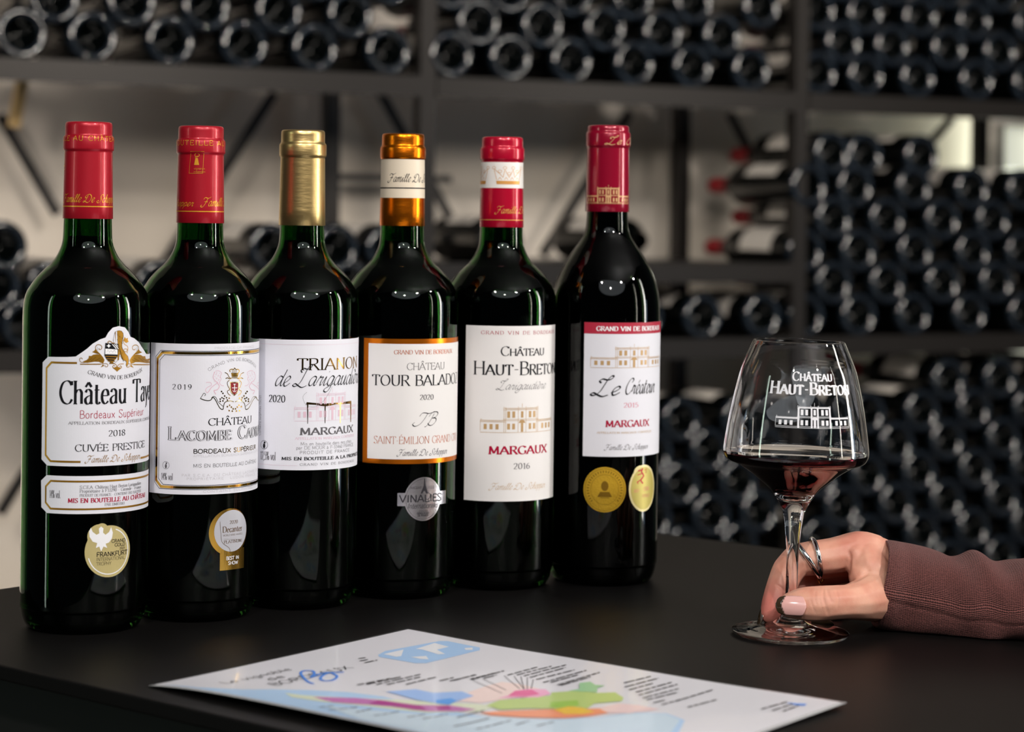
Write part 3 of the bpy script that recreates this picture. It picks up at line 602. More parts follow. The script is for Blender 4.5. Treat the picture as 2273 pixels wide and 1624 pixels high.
# ---- bottle 1
b = Bottle(BP[0][:2], BP[0][2], BL[0], STD, .3, capprof(.300, .2425, .0148, .2912, .2832), M_redcap, .2322)
X = lambda pts, k=10.15, ox=160, oy=700: b.P(pts, k, ox, oy)
uc = b.px(263, 800)[0]
lf = b.P([(92.5, 1019), (95, 804), (107, 791.5), (150, 792), (168, 791), (180, 783), (194, 773), (205, 763), (222, 753), (234, 749), (240, 738), (250, 727), (263, 723.5)])
bot = b.px(105, 1032.5)
half = [(bot[0], bot[1])] + lf
poly = half + [(2 * uc - u, v) for u, v in half[::-1]][1:]
A = Art(b.body.mp, LIFT); A.fill(poly); lab = A.obj('label', M_paper, b.root)
uL = b.px(103, 900)[0]; vT = b.px(107, 803.5)[1]; vB = b.px(107, 1022.5)[1]; ch = .0034
A = b.art('gold', 2); wd = .00115
A.line([(b.px(171, 804)[0], vT), (uL + ch, vT), (uL, vT - ch), (uL, vB + ch), (uL + ch, vB), (b.px(179, 1020)[0], vB)], wd)
ur = 2 * uc - uL
A.line([(2 * uc - b.px(174, 804)[0], vT), (ur - ch, vT), (ur, vT - ch), (ur, vB + ch), (ur - ch, vB), (b.px(311, 1020)[0], vB)], wd)
b.T(A, 'Famille De Schepper', 188, 309, 1026, 14, 'scriptb')
A.obj('gold_frame', M_goldink, lab)
K = b.art('ink', 2); Cc = b.art('crim', 2); Gy = b.art('grey', 2)
b.T(K, 'GRAND VIN DE BORDEAUX', 190, 313, 828, 8.5, 'serif', arc=-15)
b.T(K, 'Château Tayet', 130, 331, 895, 50, 'serif', vis=12)
b.T(Cc, 'Bordeaux Supérieur', 174, 317, 928, 17, 'sans')
b.T(Gy, 'APPELLATION BORDEAUX SUPÉRIEUR CONTRÔLÉE', 150, 326, 941.5, 6.2, 'serif', vis=35)
b.T(K, '2018', 238, 276, 968, 13); b.T(K, 'CUVÉE PRESTIGE', 165, 320, 1001.5, 15)
K.obj('lettering', M_ink, lab); Cc.obj('lettering', M_crim, lab, 'crimson lettering'); Gy.obj('lettering', M_grey, lab, 'small grey lettering')
# crest
E1 = Art(b.body.mp, LIFT * 2); E2 = Art(b.body.mp, LIFT * 3); E3 = Art(b.body.mp, LIFT * 4); q = .00016
lion = [(940, 640), (920, 560), (940, 450), (960, 370), (1010, 345), (1060, 335), (1110, 350), (1145, 400), (1150, 470), (1130, 560), (1115, 640), (1120, 720), (1150, 790), (1190, 850), (1250, 920), (1270, 1000), (1255, 1090), (1230, 1150), (1205, 1110), (1220, 1050), (1190, 1010), (1150, 1010), (1110, 960), (1090, 900), (1070, 860), (1050, 920), (1050, 990), (1000, 1030), (960, 1070), (830, 1085), (850, 1060), (960, 990), (1010, 930), (1035, 800), (1035, 640)]
E1.fill(X(lion)); E1.line(X([(830, 640), (800, 600), (830, 575), (870, 585), (900, 620), (960, 620)]), .0005)
for sgn in (1, -1):
    mx = lambda p: p if sgn == 1 else [(2020 - x, y + 8) for x, y in p]
    E1.line(X(mx([(180, 1095), (640, 1095)])), .0006)
    leaf = [(700, 1080), (640, 1060), (600, 1040), (500, 1040), (340, 1065), (230, 1040), (330, 1000), (370, 960), (380, 905), (430, 910), (480, 880), (560, 870), (620, 880), (690, 930), (730, 1000)]
    E1.fill(X(mx(leaf))); E1.fill(X(mx([(690, 930), (600, 870), (520, 850), (450, 820), (500, 790), (530, 750), (570, 800), (640, 870)])))
    E1.line(X(mx(catmull([(560, 800), (525, 730), (550, 670), (610, 655), (665, 690), (660, 750), (620, 765), (600, 735)], 4))), .0004)
    E1.line(X(mx(catmull([(340, 1050), (240, 1060), (180, 1030), (175, 970), (215, 955), (235, 985)], 4))), .00035)
    E1.line(X(mx(catmull([(640, 1090), (700, 1090), (750, 1080), (800, 1100), (790, 1150), (745, 1150), (740, 1115)], 4))), .00035)
    E1.line(X(mx(catmull([(860, 1080), (960, 1090), (1000, 1140), (960, 1190), (910, 1160), (930, 1125), (960, 1140)], 4))), .0004)
    E1.fill(X(mx([(690, 1100), (640, 1170), (730, 1130)])))
    for a, c_ in (((330, 1040), (450, 960)), ((420, 1030), (540, 930)), ((520, 1020), (640, 950)), ((600, 1020), (690, 980)), ((520, 820), (600, 860)), ((560, 700), (580, 790))): E2.line(X(mx([a, c_])), q * .8)
E1.fill(X([(910, 1180), (1010, 1260), (1110, 1180), (1010, 1150)])); E1.line(X([(1010, 1150), (1010, 1262)]), .0004)
E1.line(X(catmull([(1230, 850), (1250, 770), (1180, 750), (1160, 790), (1200, 820), (1250, 760), (1240, 690), (1170, 640), (1150, 560), (1180, 520)], 4)), .00035); E1.fill(X([(1150, 560), (1180, 480), (1210, 520), (1250, 500), (1250, 550), (1270, 590), (1210, 620)]))
for i in range(26):
    x = 960 + (i * 53) % 160; y = 390 + (i * 37) % 560; E2.line(X([(x, y), (x + 14, y + 26)]), q)
for i in range(12): y = 640 + i * 28; E2.line(X([(1040 + i * 9, y + 60), (1060 + i * 9, y + 90)]), q)
E2.line(X(lion + lion[:1]), q * .9)
sh = [(745, 615), (1040, 640), (1035, 800), (1005, 940), (920, 1040), (850, 1050), (770, 980), (725, 900)]
E2.fill(X(sh)); E3w = Art(b.body.mp, LIFT * 4); E3w.fill(X([(745, 745), (1015, 765), (1015, 880), (740, 870)]))
for a, c_ in ((890, 630), (935, 634), (980, 638)): E3w.fill(X([(a, 645), (a + 22, 647), (a + 110, 750), (a + 85, 748)]) if a < 970 else X([(a, 645), (a + 22, 647), (1022, 690), (1020, 715)]))
E3w.fill(X([(820, 630), (840, 670), (870, 680), (840, 695), (820, 730), (800, 695), (765, 680), (800, 670)]))
for y in (905, 960, 1010): E3.fill(X([(742 + (y - 905) * .4, y), (1005 - (y - 905) * .3, y + 10), (995 - (y - 905) * .5, y + 34), (752 + (y - 905) * .6, y + 22)]))
E2b = Art(b.body.mp, LIFT * 5); E2b.line(X([(770, 860), (980, 868)]), q * .7); E2b.line(X([(775, 830), (800, 770), (830, 830), (870, 785), (905, 830), (945, 775), (975, 835)]), q * .7)
em = E1.obj('emblem', M_goldink, lab, 'gold lion leaning on a shield between scrolls')
for a_, m_ in ((E2, M_ink), (E3w, M_white), (E3, M_goldink), (E2b, M_grey)): a_.obj('emblem_detail', m_, lab)
# lower label
l0 = b.P([(92, 1125), (91.5, 1066), (104, 1054)]); b0 = b.px(104.5, 1138)
hp = [b0] + l0; ucl = uc
poly = hp + [(2 * ucl - u, v) for u, v in hp[::-1]]
A = Art(b.body.mp, LIFT); A.fill(poly); lab2 = A.obj('lower_label', M_paper, b.root)
A = Art(b.body.mp, LIFT * 2); uL2 = b.px(102, 1095)[0]; A.line(framepath(uL2, 2 * ucl - uL2, b.px(105, 1066)[1], b.px(105, 1127.5)[1], .0034), .0011, closed=True); A.obj('gold_frame', M_goldink, lab2)
Gy = Art(b.body.mp, LIFT * 2); Cc = Art(b.body.mp, LIFT * 2)
b.T(Gy, '14% vol.', 110, 134.5, 1104, 17, 'serif'); b.T(Gy, 'S.C.E.A. Château Haut Breton Larigaudière', 176.5, 313, 1084.5, 7, 'serif'); b.T(Gy, 'Propriétaire à F33290 - Gironde - France', 176.5, 313, 1093, 7, 'serif')
b.T(Gy, 'PRODUIT DE FRANCE - CONTIENT DES SULFITES', 176.5, 313, 1102, 5.6, 'serif'); b.T(Cc, 'MIS EN BOUTEILLE AU CHÂTEAU', 151, 323, 1115, 9.5, 'serifb'); b.T(Gy, 'PAR EM833183', 232, 276, 1122.5, 6, 'serif')
Gy.obj('lettering', M_grey, lab2); Cc.obj('lettering', M_crim, lab2, 'crimson lettering')
# medal
u, v = b.px(242.4, 1223); s_ = 1 / 3800.
A = Art(b.body.mp, LIFT); A.fill(ellipse(u, v, 55 * s_, 57.5 * s_)); u2, v2 = b.px(221, 1190); A.fill(ellipse(u2, v2, 27 * s_, 27 * s_)); u3, v3 = b.px(226, 1176); A2 = Art(b.body.mp, LIFT); A.fill(ellipse(u3, v3, 15 * s_, 15 * s_)); md = A.obj('medal', M_medal, b.root, 'pale gold medal sticker with white eagle')
A = Art(b.body.mp, LIFT * 2); Z = lambda p: b.P(p, 3.247, 0, 1080)
A.line(ellipse(u, v, 48 * s_, 50.5 * s_, 30, R_(-60 - 105), R_(72)), .0006)
A.fill(Z([(728, 285), (745, 300), (742, 330), (760, 345), (785, 325), (800, 290), (812, 330), (806, 370), (785, 400), (760, 410), (772, 440), (745, 430), (728, 465), (715, 430), (690, 440), (700, 405), (668, 395), (645, 360), (642, 320), (655, 295), (668, 325), (695, 345), (715, 335), (712, 300)]))
A.obj('eagle', M_white, md); A = Art(b.body.mp, LIFT * 2)
for t_, a0, a1, y, c_, st in (('GRAND', 248, 278.5, 1204, 7, 'sansb'), ('GOLD', 255, 278, 1212.3, 7, 'sansb'), ('2021', 266, 278, 1218.6, 4.6, 'sansb'), ('FRANKFURT', 215.3, 283.3, 1235.5, 10, 'sansb'), ('INTERNATIONAL', 214.7, 278, 1245, 7.5, 'sans'), ('TROPHY', 214.7, 248, 1255, 7.5, 'sans')): b.T(A, t_, a0, a1, y, c_, st)
A.obj('lettering', M_ink, md)
A = Art(b.capm.mp, LIFT * 1.5); b.T(A, 'BOUTEILLE AU CHÂTEAU'[6:], 134, 245, 312.5, 11, 'sanswide', cap=True, vis=12.2); b.T(A, 'Famille De Schepper', 135.5, 246, 448, 17, 'scriptb', cap=True, vis=17.2)
v0 = b.px(190, 458, True)[1]; A.line([(-.03, v0), (.03, v0)], .0006); A.line(b.P([(136, 335), (145, 335), (145, 376), (136, 376)], cap=True), .0002); A.line(b.P([(138, 340), (142, 342), (142, 360)], cap=True), .0004); A.line(b.P([(137, 368), (144, 368)], cap=True), .0006)
A.obj('gold_print', M_capgold, b.cap)

# ---- bottle 2
b = Bottle(BP[1][:2], BP[1][2], BL[1], STD, .3, capprof(.300, .2405, .0147, .2912, .2832), M_redcap, .2300)
uL = b.px(334, 900)[0]; uR = uL + .112; vT = b.px(350, 760.5)[1]; vB = b.px(350, 1094)[1]
A = Art(b.body.mp, LIFT); A.fill([(uL, vB), (uL, vT), (uR, vT), (uR, vB)]); lab = A.obj('label', M_paper, b.root)
fl = b.px(347, 900)[0]; fr = uR - (fl - uL); ft = b.px(400, 781)[1]; fb = b.px(400, 1083.5)[1]
K = Art(b.body.mp, LIFT * 2); K.line(framepath(fl - .0006, fr + .0006, ft + .0006, fb - .0006, .0038), .0003, closed=True); K.line(framepath(fl + .0026, fr - .0026, ft - .0019, fb + .0019, .0034), .0003, closed=True)
A = Art(b.body.mp, LIFT * 2); A.line(framepath(fl + .0008, fr - .0008, ft - .0006, fb + .0006, .0036), .0016, closed=True); A.obj('gold_frame', M_goldfoil, lab, 'mirror gold double frame')
LG = Art(b.body.mp, LIFT * 2); Gy = Art(b.body.mp, LIFT * 2); GF = Art(b.body.mp, LIFT * 2)
b.T(LG, 'PRODUCE OF FRANCE', 471, 560, 775, 5, 'sans'); b.T(K, '2019', 379, 422, 863, 11, 'wide')
b.T(Gy, 'GRAND VIN DE BORDEAUX', 459, 565, 824, 6.5, 'sans', arc=22)
b.T(K, 'CHÂTEAU', 459.5, 556.5, 944, 15.5, 'serif'); b.T(Gy, 'Lacombe Cadillac', 371.5, 568, 975, 28, 'serifb', vis=11.4, small=.72)
WH = Art(b.body.mp, LIFT * 3); b.T(WH, 'Lacombe Cadillac', 371.5, 568, 975, 28, 'seriflight', vis=11.4, small=.72); 
b.T(GF, 'BORDEAUX SUPÉRIEUR', 427, 567, 1005.7, 9, 'sansb'); b.T(LG, 'APPELLATION BORDEAUX SUPÉRIEUR CONTRÔLÉE', 427, 566, 1014, 5, 'sans', vis=33)
b.T(K, 'MIS EN BOUTEILLE AU CHÂTEAU', 427, 568, 1037, 7.5, 'sans', vis=26.5); b.T(LG, 'PAR S.C.E.A. DU CHÂTEAU LACOMBE CADILLAC', 402, 566, 1057, 5.6, 'sanswide', vis=32); b.T(LG, 'PROPRIÉTAIRE À LUDON FRANCE', 413, 566, 1065, 5.2, 'sanswide'); b.T(LG, 'CONTAINS SULPHITES', 450, 560, 1093, 5, 'sanswide')
b.T(Gy, '14% vol', 357, 382.5, 1063.5, 15, 'serif'); logo_disc(b, Gy, 368.6, 1032, 8)
K.obj('lettering', M_ink, lab); LG.obj('lettering', M_lgrey, lab, 'faint embossed lettering'); Gy.obj('lettering', M_grey, lab, 'grey lettering'); WH.obj('lettering_inlay', M_paper, lab); GF.obj('lettering', mat('bronze_foil', srgb(120, 96, 56), .2, 1.0), lab, 'gold foil lettering')
# coat of arms
X = lambda pts, k=10.15, ox=400, oy=780: b.P(pts, k, ox, oy)
E1 = Art(b.body.mp, LIFT * 2); E2 = Art(b.body.mp, LIFT * 3); E3 = Art(b.body.mp, LIFT * 4); E4 = Art(b.body.mp, LIFT * 2); E5 = Art(b.body.mp, LIFT * 2)
E1.fill(X([(1115, 680), (1320, 680), (1320, 850), (1290, 930), (1215, 1000), (1140, 930), (1115, 850)])); E2.fill(X([(1135, 700), (1300, 700), (1298, 840), (1275, 910), (1215, 968), (1158, 910), (1137, 840)]))
E3.line(X([(1215, 740), (1215, 890)]), .0005); E3.line(X([(1155, 815), (1275, 815)]), .0004); E3.line(X([(1190, 735), (1240, 735)]), .0004); E3.line(X(catmull([(1175, 870), (1190, 900), (1215, 905), (1240, 900), (1255, 870)], 3)), .0003)
E5.line(X(catmull([(1125, 460), (1110, 420), (1150, 395), (1200, 400), (1222, 370), (1250, 400), (1300, 400), (1330, 440), (1300, 480)], 4)), .0005); E5.fill(X([(1140, 480), (1310, 480), (1290, 570), (1160, 570)])); E5.line(X([(1150, 590), (1290, 590)]), .0005)
for x in (1170, 1200, 1230, 1260): E5.line(X([(x, 410), (x + 5, 480)]), .0003)
for s_ in (1, -1):
    mx = lambda p: p if s_ == 1 else [(2430 - x, y) for x, y in p]
    E5.line(X(mx(catmull([(1110, 640), (1060, 690), (1070, 770), (1110, 850), (1060, 890), (1080, 950), (1130, 990)], 4))), .0004); E5.line(X(mx(catmull([(1130, 600), (1090, 560), (1060, 500), (1000, 470)], 4))), .0004)
    E5.line(X(mx(catmull([(1020, 610), (1060, 590), (1110, 610), (1150, 600)], 4))), .0005)
    for i, (x, y) in enumerate([(930, 900), (960, 940), (1000, 1000), (940, 1040), (900, 1070), (980, 1060), (1040, 1040), (1060, 1090), (960, 1110), (900, 1120), (1100, 1050), (1110, 1210), (1150, 1250), (1100, 1330), (1170, 1340), (1060, 1240), (1190, 1290)]):
        E5.fill(X(mx([(x - 22, y), (x, y - 26), (x + 20, y + 4), (x - 2, y + 22)])))
    E1.line(X(mx(catmull([(450, 1060), (490, 1000), (530, 940), (570, 960), (550, 1000)], 4))), .0003); E1.line(X(mx(catmull([(460, 1060), (580, 1100), (680, 1095), (740, 1030), (800, 1100), (850, 1200), (900, 1280), (960, 1300), (975, 1220), (1010, 1140), (1110, 1110), (1200, 1130)], 4))), .0005); E1.line(X(mx(catmull([(700, 1050), (740, 1010), (800, 1030), (860, 1140), (960, 1230)], 4))), .0003)
    ln = [(780, 450), (740, 560), (770, 640), (830, 700), (760, 760), (700, 810), (640, 900), (600, 930)]
    E4.line(X(mx(catmull(ln, 3))), .0004); E4.line(X(mx(catmull([(790, 440), (860, 430), (930, 480), (900, 560), (920, 620), (880, 700), (930, 760), (980, 770)], 3))), .0003); E4.line(X(mx(catmull([(830, 700), (880, 780), (830, 860), (760, 880), (800, 960)], 3))), .0005)
    E4.line(X(mx(catmull([(600, 930), (570, 860), (620, 800), (700, 760), (690, 700), (620, 690), (580, 700)], 3))), .0003)
    for i in range(16): x = 760 + (i * 47) % 130; y = 460 + (i * 31) % 230; E4.line(X(mx([(x, y), (x + 18, y + 22)])), .00025)
E1.obj('coat_of_arms', mat('silver_gold_foil', srgb(205, 190, 150), .2, 1.0), lab); E2.obj('shield', mat('dark_red_print', srgb(140, 24, 34), .4), lab); E3.obj('shield_cross', M_white, lab); E4.obj('lion_supporters', M_rose, lab); E5.obj('crown_and_leaves', mat('dark_gold_foil', srgb(150, 118, 60), .22, 1.0), lab)
# oval medal
u, v = b.px(511, 1180); s_ = 1 / 3650.
A = Art(b.body.mp, LIFT); A.fill(ellipse(u, v, 51 * s_, 52 * s_)); A.fill([(b.px(488, 1240)[0], b.px(510, 1264)[1]), (b.px(488, 1240)[0], b.px(510, 1218)[1]), (b.px(541, 1240)[0], b.px(510, 1218)[1]), (b.px(541, 1240)[0], b.px(510, 1264)[1])]); md = A.obj('medal', M_goldfoil, b.root, 'gold foil medal sticker with a tab')
A = Art(b.body.mp, LIFT * 2); A.fill(ellipse(u + .0013, v + .0006, 44 * s_, 46 * s_)); A.obj('medal_face', mat('silver_grey_print', srgb(200, 200, 208), .35, .3), md)
A = Art(b.body.mp, LIFT * 3); A2 = Art(b.body.mp, LIFT * 2)
for t_, a0, a1, y, c_, st in (('2020', 509, 527.5, 1162.5, 7.5, 'serif'), ('Decanter', 494, 537.4, 1181.6, 13, 'serif'), ('WORLD WINE AWARDS', 495, 538, 1190, 4, 'sans'), ('PLATINUM', 497, 536, 1206, 6.5, 'serif')): b.T(A, t_, a0, a1, y, c_, st)
A.line([b.px(497, 1196), b.px(537, 1196)], .0001); A.line(catmull(b.P([(1585, 250), (1590, 330), (1600, 400), (1650, 440), (1655, 480)], 3.247, 0, 1080), 4), .0002)
b.T(A2, 'BEST IN', 503, 531, 1242.5, 7.5, 'sansb'); b.T(A2, 'SHOW', 507.5, 529, 1253, 7.5, 'sansb')
A.obj('lettering', mat('bronze_print', srgb(110, 84, 50), .35, .5), md); A2.obj('lettering', M_white, md, 'white lettering on the tab')
A = Art(b.capm.mp, LIFT * 1.5); b.T(A, 'BOUTEILLE AU', 378, 489, 322.5, 11, 'sanswide', cap=True); b.T(A, 'hepper', 384.5, 421, 457, 14, 'scriptb', cap=True); b.T(A, 'Famille De', 440, 491, 457, 18, 'scriptb', cap=True, vis=7.3)
v0 = b.px(437, 469, True)[1]; A.line([(-.03, v0), (.03, v0)], .0006)
A.line(b.P([(423, 336), (453, 336), (450, 384.5), (420, 384.5)], cap=True), .00022, closed=True); A.line([b.px(x, y, True) for x, y in ellipse(437.5, 344, 5, 4, 14)], .0003, closed=True); A.fill(b.P([(434, 350), (439, 350), (442, 366), (431, 366)], cap=True)); A.line(b.P([(433, 349), (440, 346)], cap=True), .0003)
b.T(A, 'vigneron', 422, 448, 376, 5, 'sans', cap=True); b.T(A, 'indépendant', 421.5, 448.5, 382.5, 4, 'sans', cap=True); A.obj('gold_print', M_capgold, b.cap)

# ---- bottle 3
b = Bottle(BP[2][:2], BP[2][2], BL[2], STD, .3, capprof(.300, .2395, .0148, .2912, .2832), M_goldcap, .2300)
uL = b.px(574, 900)[0] - .006; uR = uL + .125; vT = b.px(640, 753.5)[1]; vB = b.px(640, 1043)[1]
A = Art(b.body.mp, LIFT); A.fill([(uL, vB), (uL, vT), (uR, vT), (uR, vB)]); lab = A.obj('label', M_paper, b.root)
K = Art(b.body.mp, LIFT * 3); G_ = Art(b.body.mp, LIFT * 2); Gy = Art(b.body.mp, LIFT * 2); LP = Art(b.body.mp, LIFT * 2)
v0 = b.px(640, 764.5)[1]; LP.line([(uL, v0), (uR, v0)], .00012); v0 = b.px(600, 1031)[1]; LP.line([(uL, v0), (b.px(660, 1031)[0], v0)], .00012)
b.T(G_, 'TRIANON', 657.5, 793, 820.6, 25, 'serif', vis=6.7); b.T(K, 'de', 606, 638, 855.7, 36, 'script'); b.T(K, 'Larigaudière', 655, 793, 855.7, 34, 'script', vis=10.4)
K.line(catmull(b.P([(410, 575), (380, 610), (400, 665), (450, 685), (500, 670), (550, 620), (600, 530)], 3.384, 560, 700), 4), .0001)
b.T(K, '2020', 595.5, 632, 890.8, 15); b.T(Gy, 'MARGAUX', 665.8, 784.6, 964.5, 15, 'serifb'); b.T(LP, 'APPELLATION MARGAUX CONTRÔLÉE', 655, 788, 975.4, 5.4, 'serif')
for t_, a0, a1, y, c_, st in (('Mis en bouteille dans nos chais', 667, 781.6, 988, 7, 'sans'), ('par DE MOUR à F-33460 FRANCE', 657.5, 786, 997, 7, 'sans'), ('PRODUIT DE FRANCE', 665.5, 777, 1007.3, 6.5, 'sanswide')): b.T(Gy, t_, a0, a1, y, c_, st)
b.T(K, 'MIS EN BOUTEILLE A LA PROPRIÉTÉ', 625.6, 790.5, 1020, 6.5, 'serifb', vis=27); b.T(Gy, 'GRAND VIN DE BORDEAUX', 666, 788, 1033, 5.2, 'wide')
b.T(Gy, '12,5% vol', 578, 612, 1018.6, 18, 'serif'); logo_disc(b, K, 587, 986.6, 9.5)
u0, v0 = b.px(579, 966); _, v1 = b.px(579, 877); Gy.text('Contains sulphites (SO2)', u0, v0, v1 - v0, .0016, 'sans', vert=True)
u0, v0 = b.px(653, 934); u1, _ = b.px(788, 934); _, v1 = b.px(653, 869); chateau(LP, u0, v0, u1 - u0, v1 - v0, .00018)
tb = b.P([(681, 892), (679, 897), (700, 898), (722, 902), (745, 897), (779, 895), (779, 889), (750, 893), (722, 895), (700, 894)])
G_.fill(tb)
for a in ((683, 894, 683, 940), (721.5, 897, 721.5, 939), (755, 895, 755, 938), (778, 893, 778, 936)): G_.fill(b.P([(a[0] - 1.6, a[1]), (a[0] + 1.4, a[1]), (a[0] + .5, a[3]), (a[0] - .8, a[3])]))
K.obj('lettering', M_ink, lab); Gy.obj('lettering', M_grey, lab, 'grey lettering'); LP.obj('house_drawing', mat('rose_line_print', srgb(222, 190, 204), .5), lab); G_.obj('gold_lettering_and_table', mat('bronze_gold_foil', srgb(160, 122, 62), .2, 1.0), lab)

# ---- bottle 4
b = Bottle(BP[3][:2], BP[3][2], BL[3], STD, .3, capprof(.300, .2398, .0149, .2912, .2835), M_orcap, .2300)
uL = b.px(806.5, 900)[0]; uc = b.px(946, 900)[0]; uR = 2 * uc - uL; vT = b.px(860, 751.5)[1]; vB = b.px(860, 1029)[1]
A = Art(b.body.mp, LIFT); A.fill([(uL, vB), (uL, vT), (uR, vT), (uR, vB)]); lab = A.obj('label', M_orange, b.root, 'orange foil edged label')
iw = b.px(817, 900)[0] - uL; A = Art(b.body.mp, LIFT * 2); A.fill([(uL + iw, vB + .0030), (uL + iw, vT - .0032), (uR - iw, vT - .0032), (uR - iw, vB + .0030)]); A.obj('label_face', M_paper2, lab)
LIFT3 = LIFT * 3
K = Art(b.body.mp, LIFT3); O = Art(b.body.mp, LIFT3); Gy = Art(b.body.mp, LIFT3)
b.T(O, 'GRAND VIN DE BORDEAUX', 874, 1001, 785.7, 9, 'serif'); b.T(K, 'CHÂTEAU', 902, 984.6, 820.6, 15, 'seriflight'); b.T(K, 'TOUR BALADOZ', 827.4, 1013.6, 853.7, 23, 'serif', vis=11.6); b.T(K, '2020', 931, 961, 887, 11)
b.T(K, 'TB', 926, 965, 943, 27, 'script'); b.T(O, 'SAINT-ÉMILION GRAND CRU', 832.5, 1010.6, 983, 16, 'seriflight', vis=21.5); b.T(Gy, 'Famille De Schepper', 883.6, 991.5, 1011, 13, 'scriptb')
K.obj('lettering', M_ink, lab); O.obj('lettering', M_orink, lab, 'copper lettering'); Gy.obj('lettering', M_grey, lab, 'grey script signature')
u, v = b.px(940.5, 1107); s_ = 1 / 3440.
A = Art(b.body.mp, LIFT); A.fill(ellipse(u, v, 45 * s_, 48.5 * s_)); t0 = b.px(882, 1108)[0]; t1 = b.px(989, 1108)[0]; A.fill([(t0, v - 14.5 * s_), (t0, v + 14.5 * s_), (u - 40 * s_, v + 14.5 * s_), (u - 40 * s_, v - 14.5 * s_)]); A.fill([(u + 40 * s_, v - 14.5 * s_), (u + 40 * s_, v + 14.5 * s_), (t1, v + 14.5 * s_), (t1, v - 14.5 * s_)]); md = A.obj('medal', M_silver, b.root, 'silver medal sticker with a banner')
A = Art(b.body.mp, LIFT * 2)
for t_, a0, a1, y, c_, st in (('ARGENT', 913, 938, 1085, 5, 'sans'), ('2022', 949.5, 966, 1084.5, 6.5, 'sans'), ('VINALIES', 889.5, 981, 1114.6, 16, 'sansb'), ('Internationales', 907, 974, 1128.5, 12, 'hand')): b.T(A, t_, a0, a1, y, c_, st)
b.T(A, 'CONCOURS', 932, 952, 1135.5, 3, 'sans'); b.T(A, 'OENOLOGUES', 928, 955, 1141, 4, 'sansb'); b.T(A, 'DE FRANCE', 930, 953, 1146, 4, 'sansb')
A.fill(b.P([(943, 1061), (944.5, 1078), (950, 1095), (946, 1095), (943.5, 1089), (940, 1089), (937, 1095), (933.5, 1095), (940.5, 1078), (942, 1061)])); A.line(b.P([(939, 1080), (947, 1080)]), .0003); A.line(ellipse(u, v, 41 * s_, 44.5 * s_), .00012, closed=True); A.line(catmull(b.P([(950, 1092), (955, 1098), (950, 1108), (944, 1106)]), 4), .0003)
A.obj('lettering', mat('dark_print', srgb(40, 38, 44), .4), md)
A = Art(b.capm.mp, LIFT * 1.0); vt = b.px(890, 353, True)[1]; vb = b.px(890, 439, True)[1]; A.fill([(-.0455, vb), (-.0455, vt), (.0455, vt), (.0455, vb)], .0008); bd = A.obj('capsule_band', M_creamcap, b.cap)
A = Art(b.capm.mp, LIFT * 2); b.T(A, 'Famille De Schepper', 856, 938.6, 403, 17, 'scriptb', cap=True, vis=11.5); v0 = b.px(890, 417, True)[1]; A.line([(-.045, v0), (.045, v0)], .0007, .0008); A.obj('black_print', M_ink, b.cap)

# ---- bottle 5
b = Bottle(BP[4][:2], BP[4][2], BL[4], STD, .3, capprof(.300, .2395, .0149, .2925, .2845), M_crimcap, .2305)
uL = b.px(1032.5, 900)[0]; uc = b.px(1152, 900)[0]; uR = 2 * uc - uL; vT = b.px(1100, 723)[1]; vB = b.px(1100, 1112.5)[1]
A = Art(b.body.mp, LIFT); A.fill([(uL, vB), (uL, vT), (uR, vT), (uR, vB)]); lab = A.obj('label', M_paper2, b.root)
K = Art(b.body.mp, LIFT * 2); C_ = Art(b.body.mp, LIFT * 2); Gy = Art(b.body.mp, LIFT * 2); O = Art(b.body.mp, LIFT * 2)
b.T(C_, 'GRAND VIN DE BORDEAUX', 1068, 1228, 741, 7.5, 'wide'); b.T(K, 'Château', 1111.5, 1206, 789, 20, 'serif', small=.76); b.T(K, 'Haut-Breton', 1053, 1231, 830, 29, 'serif', small=.77); b.T(Gy, 'Larigaudière', 1106, 1209, 864, 17, 'script')
u0, v0 = b.px(1066, 958.5); u1, _ = b.px(1222, 958.5); _, v1 = b.px(1140, 901); chateau(O, u0, v0, u1 - u0, v1 - v0, .00024)
b.T(C_, 'MARGAUX', 1088, 1214, 1007, 17, 'serifb'); b.T(Gy, '2016', 1142, 1178, 1040.5, 12.5); b.T(O, 'Famille De Schepper', 1090, 1211, 1086, 13.5, 'script')
K.obj('lettering', M_ink, lab); C_.obj('lettering', M_crim, lab, 'crimson lettering'); Gy.obj('lettering', M_grey, lab, 'grey lettering'); O.obj('house_drawing', M_tan, lab, 'gold line drawing of a manor house')
A = Art(b.capm.mp, LIFT * 1.0); vt = b.px(1110, 359.5, True)[1]; vb = b.px(1110, 417, True)[1]; A.fill([(-.0455, vb), (-.0455, vt), (.0455, vt), (.0455, vb)], .0008); A.obj('capsule_band', mat('white_band', srgb(240, 236, 232), .35), b.cap)
A = Art(b.capm.mp, LIFT * 2)
def crown(cu, cv, w_, h_):
    pt = lambda x, y: (cu + w_ * x, cv + h_ * y)
    A.fill([pt(-.4, 0), pt(.4, 0), pt(.42, .2), pt(-.42, .2)]); A.line([pt(-.4, .25), pt(-.5, .9), pt(-.3, .6), pt(-.2, .4), pt(-.14, .85), pt(0, .4), pt(.14, .85), pt(.2, .4), pt(.3, .6), pt(.5, .9), pt(.4, .25)], .0003)
    for x, y in ((-.5, .95), (-.14, .95), (.14, .95), (.5, .95), (0, .62), (-.3, .75), (.3, .75)): A.line(ellipse(*pt(x, y), w_ * .06, h_ * .08, 10), .00022, closed=True)
    for x in (-.3, -.1, .1, .3): A.line([pt(x - .06, .25), pt(x, .4), pt(x + .06, .25)], .00025)
cu_, cv_ = b.px(1130, 409, True); wu = b.px(1158, 409, True)[0] - b.px(1101, 409, True)[0]; crown(cu_, cv_, wu, .0115); crown(cu_ - wu * 1.22, cv_, wu, .0115); crown(cu_ + wu * 1.22, cv_, wu, .0115)
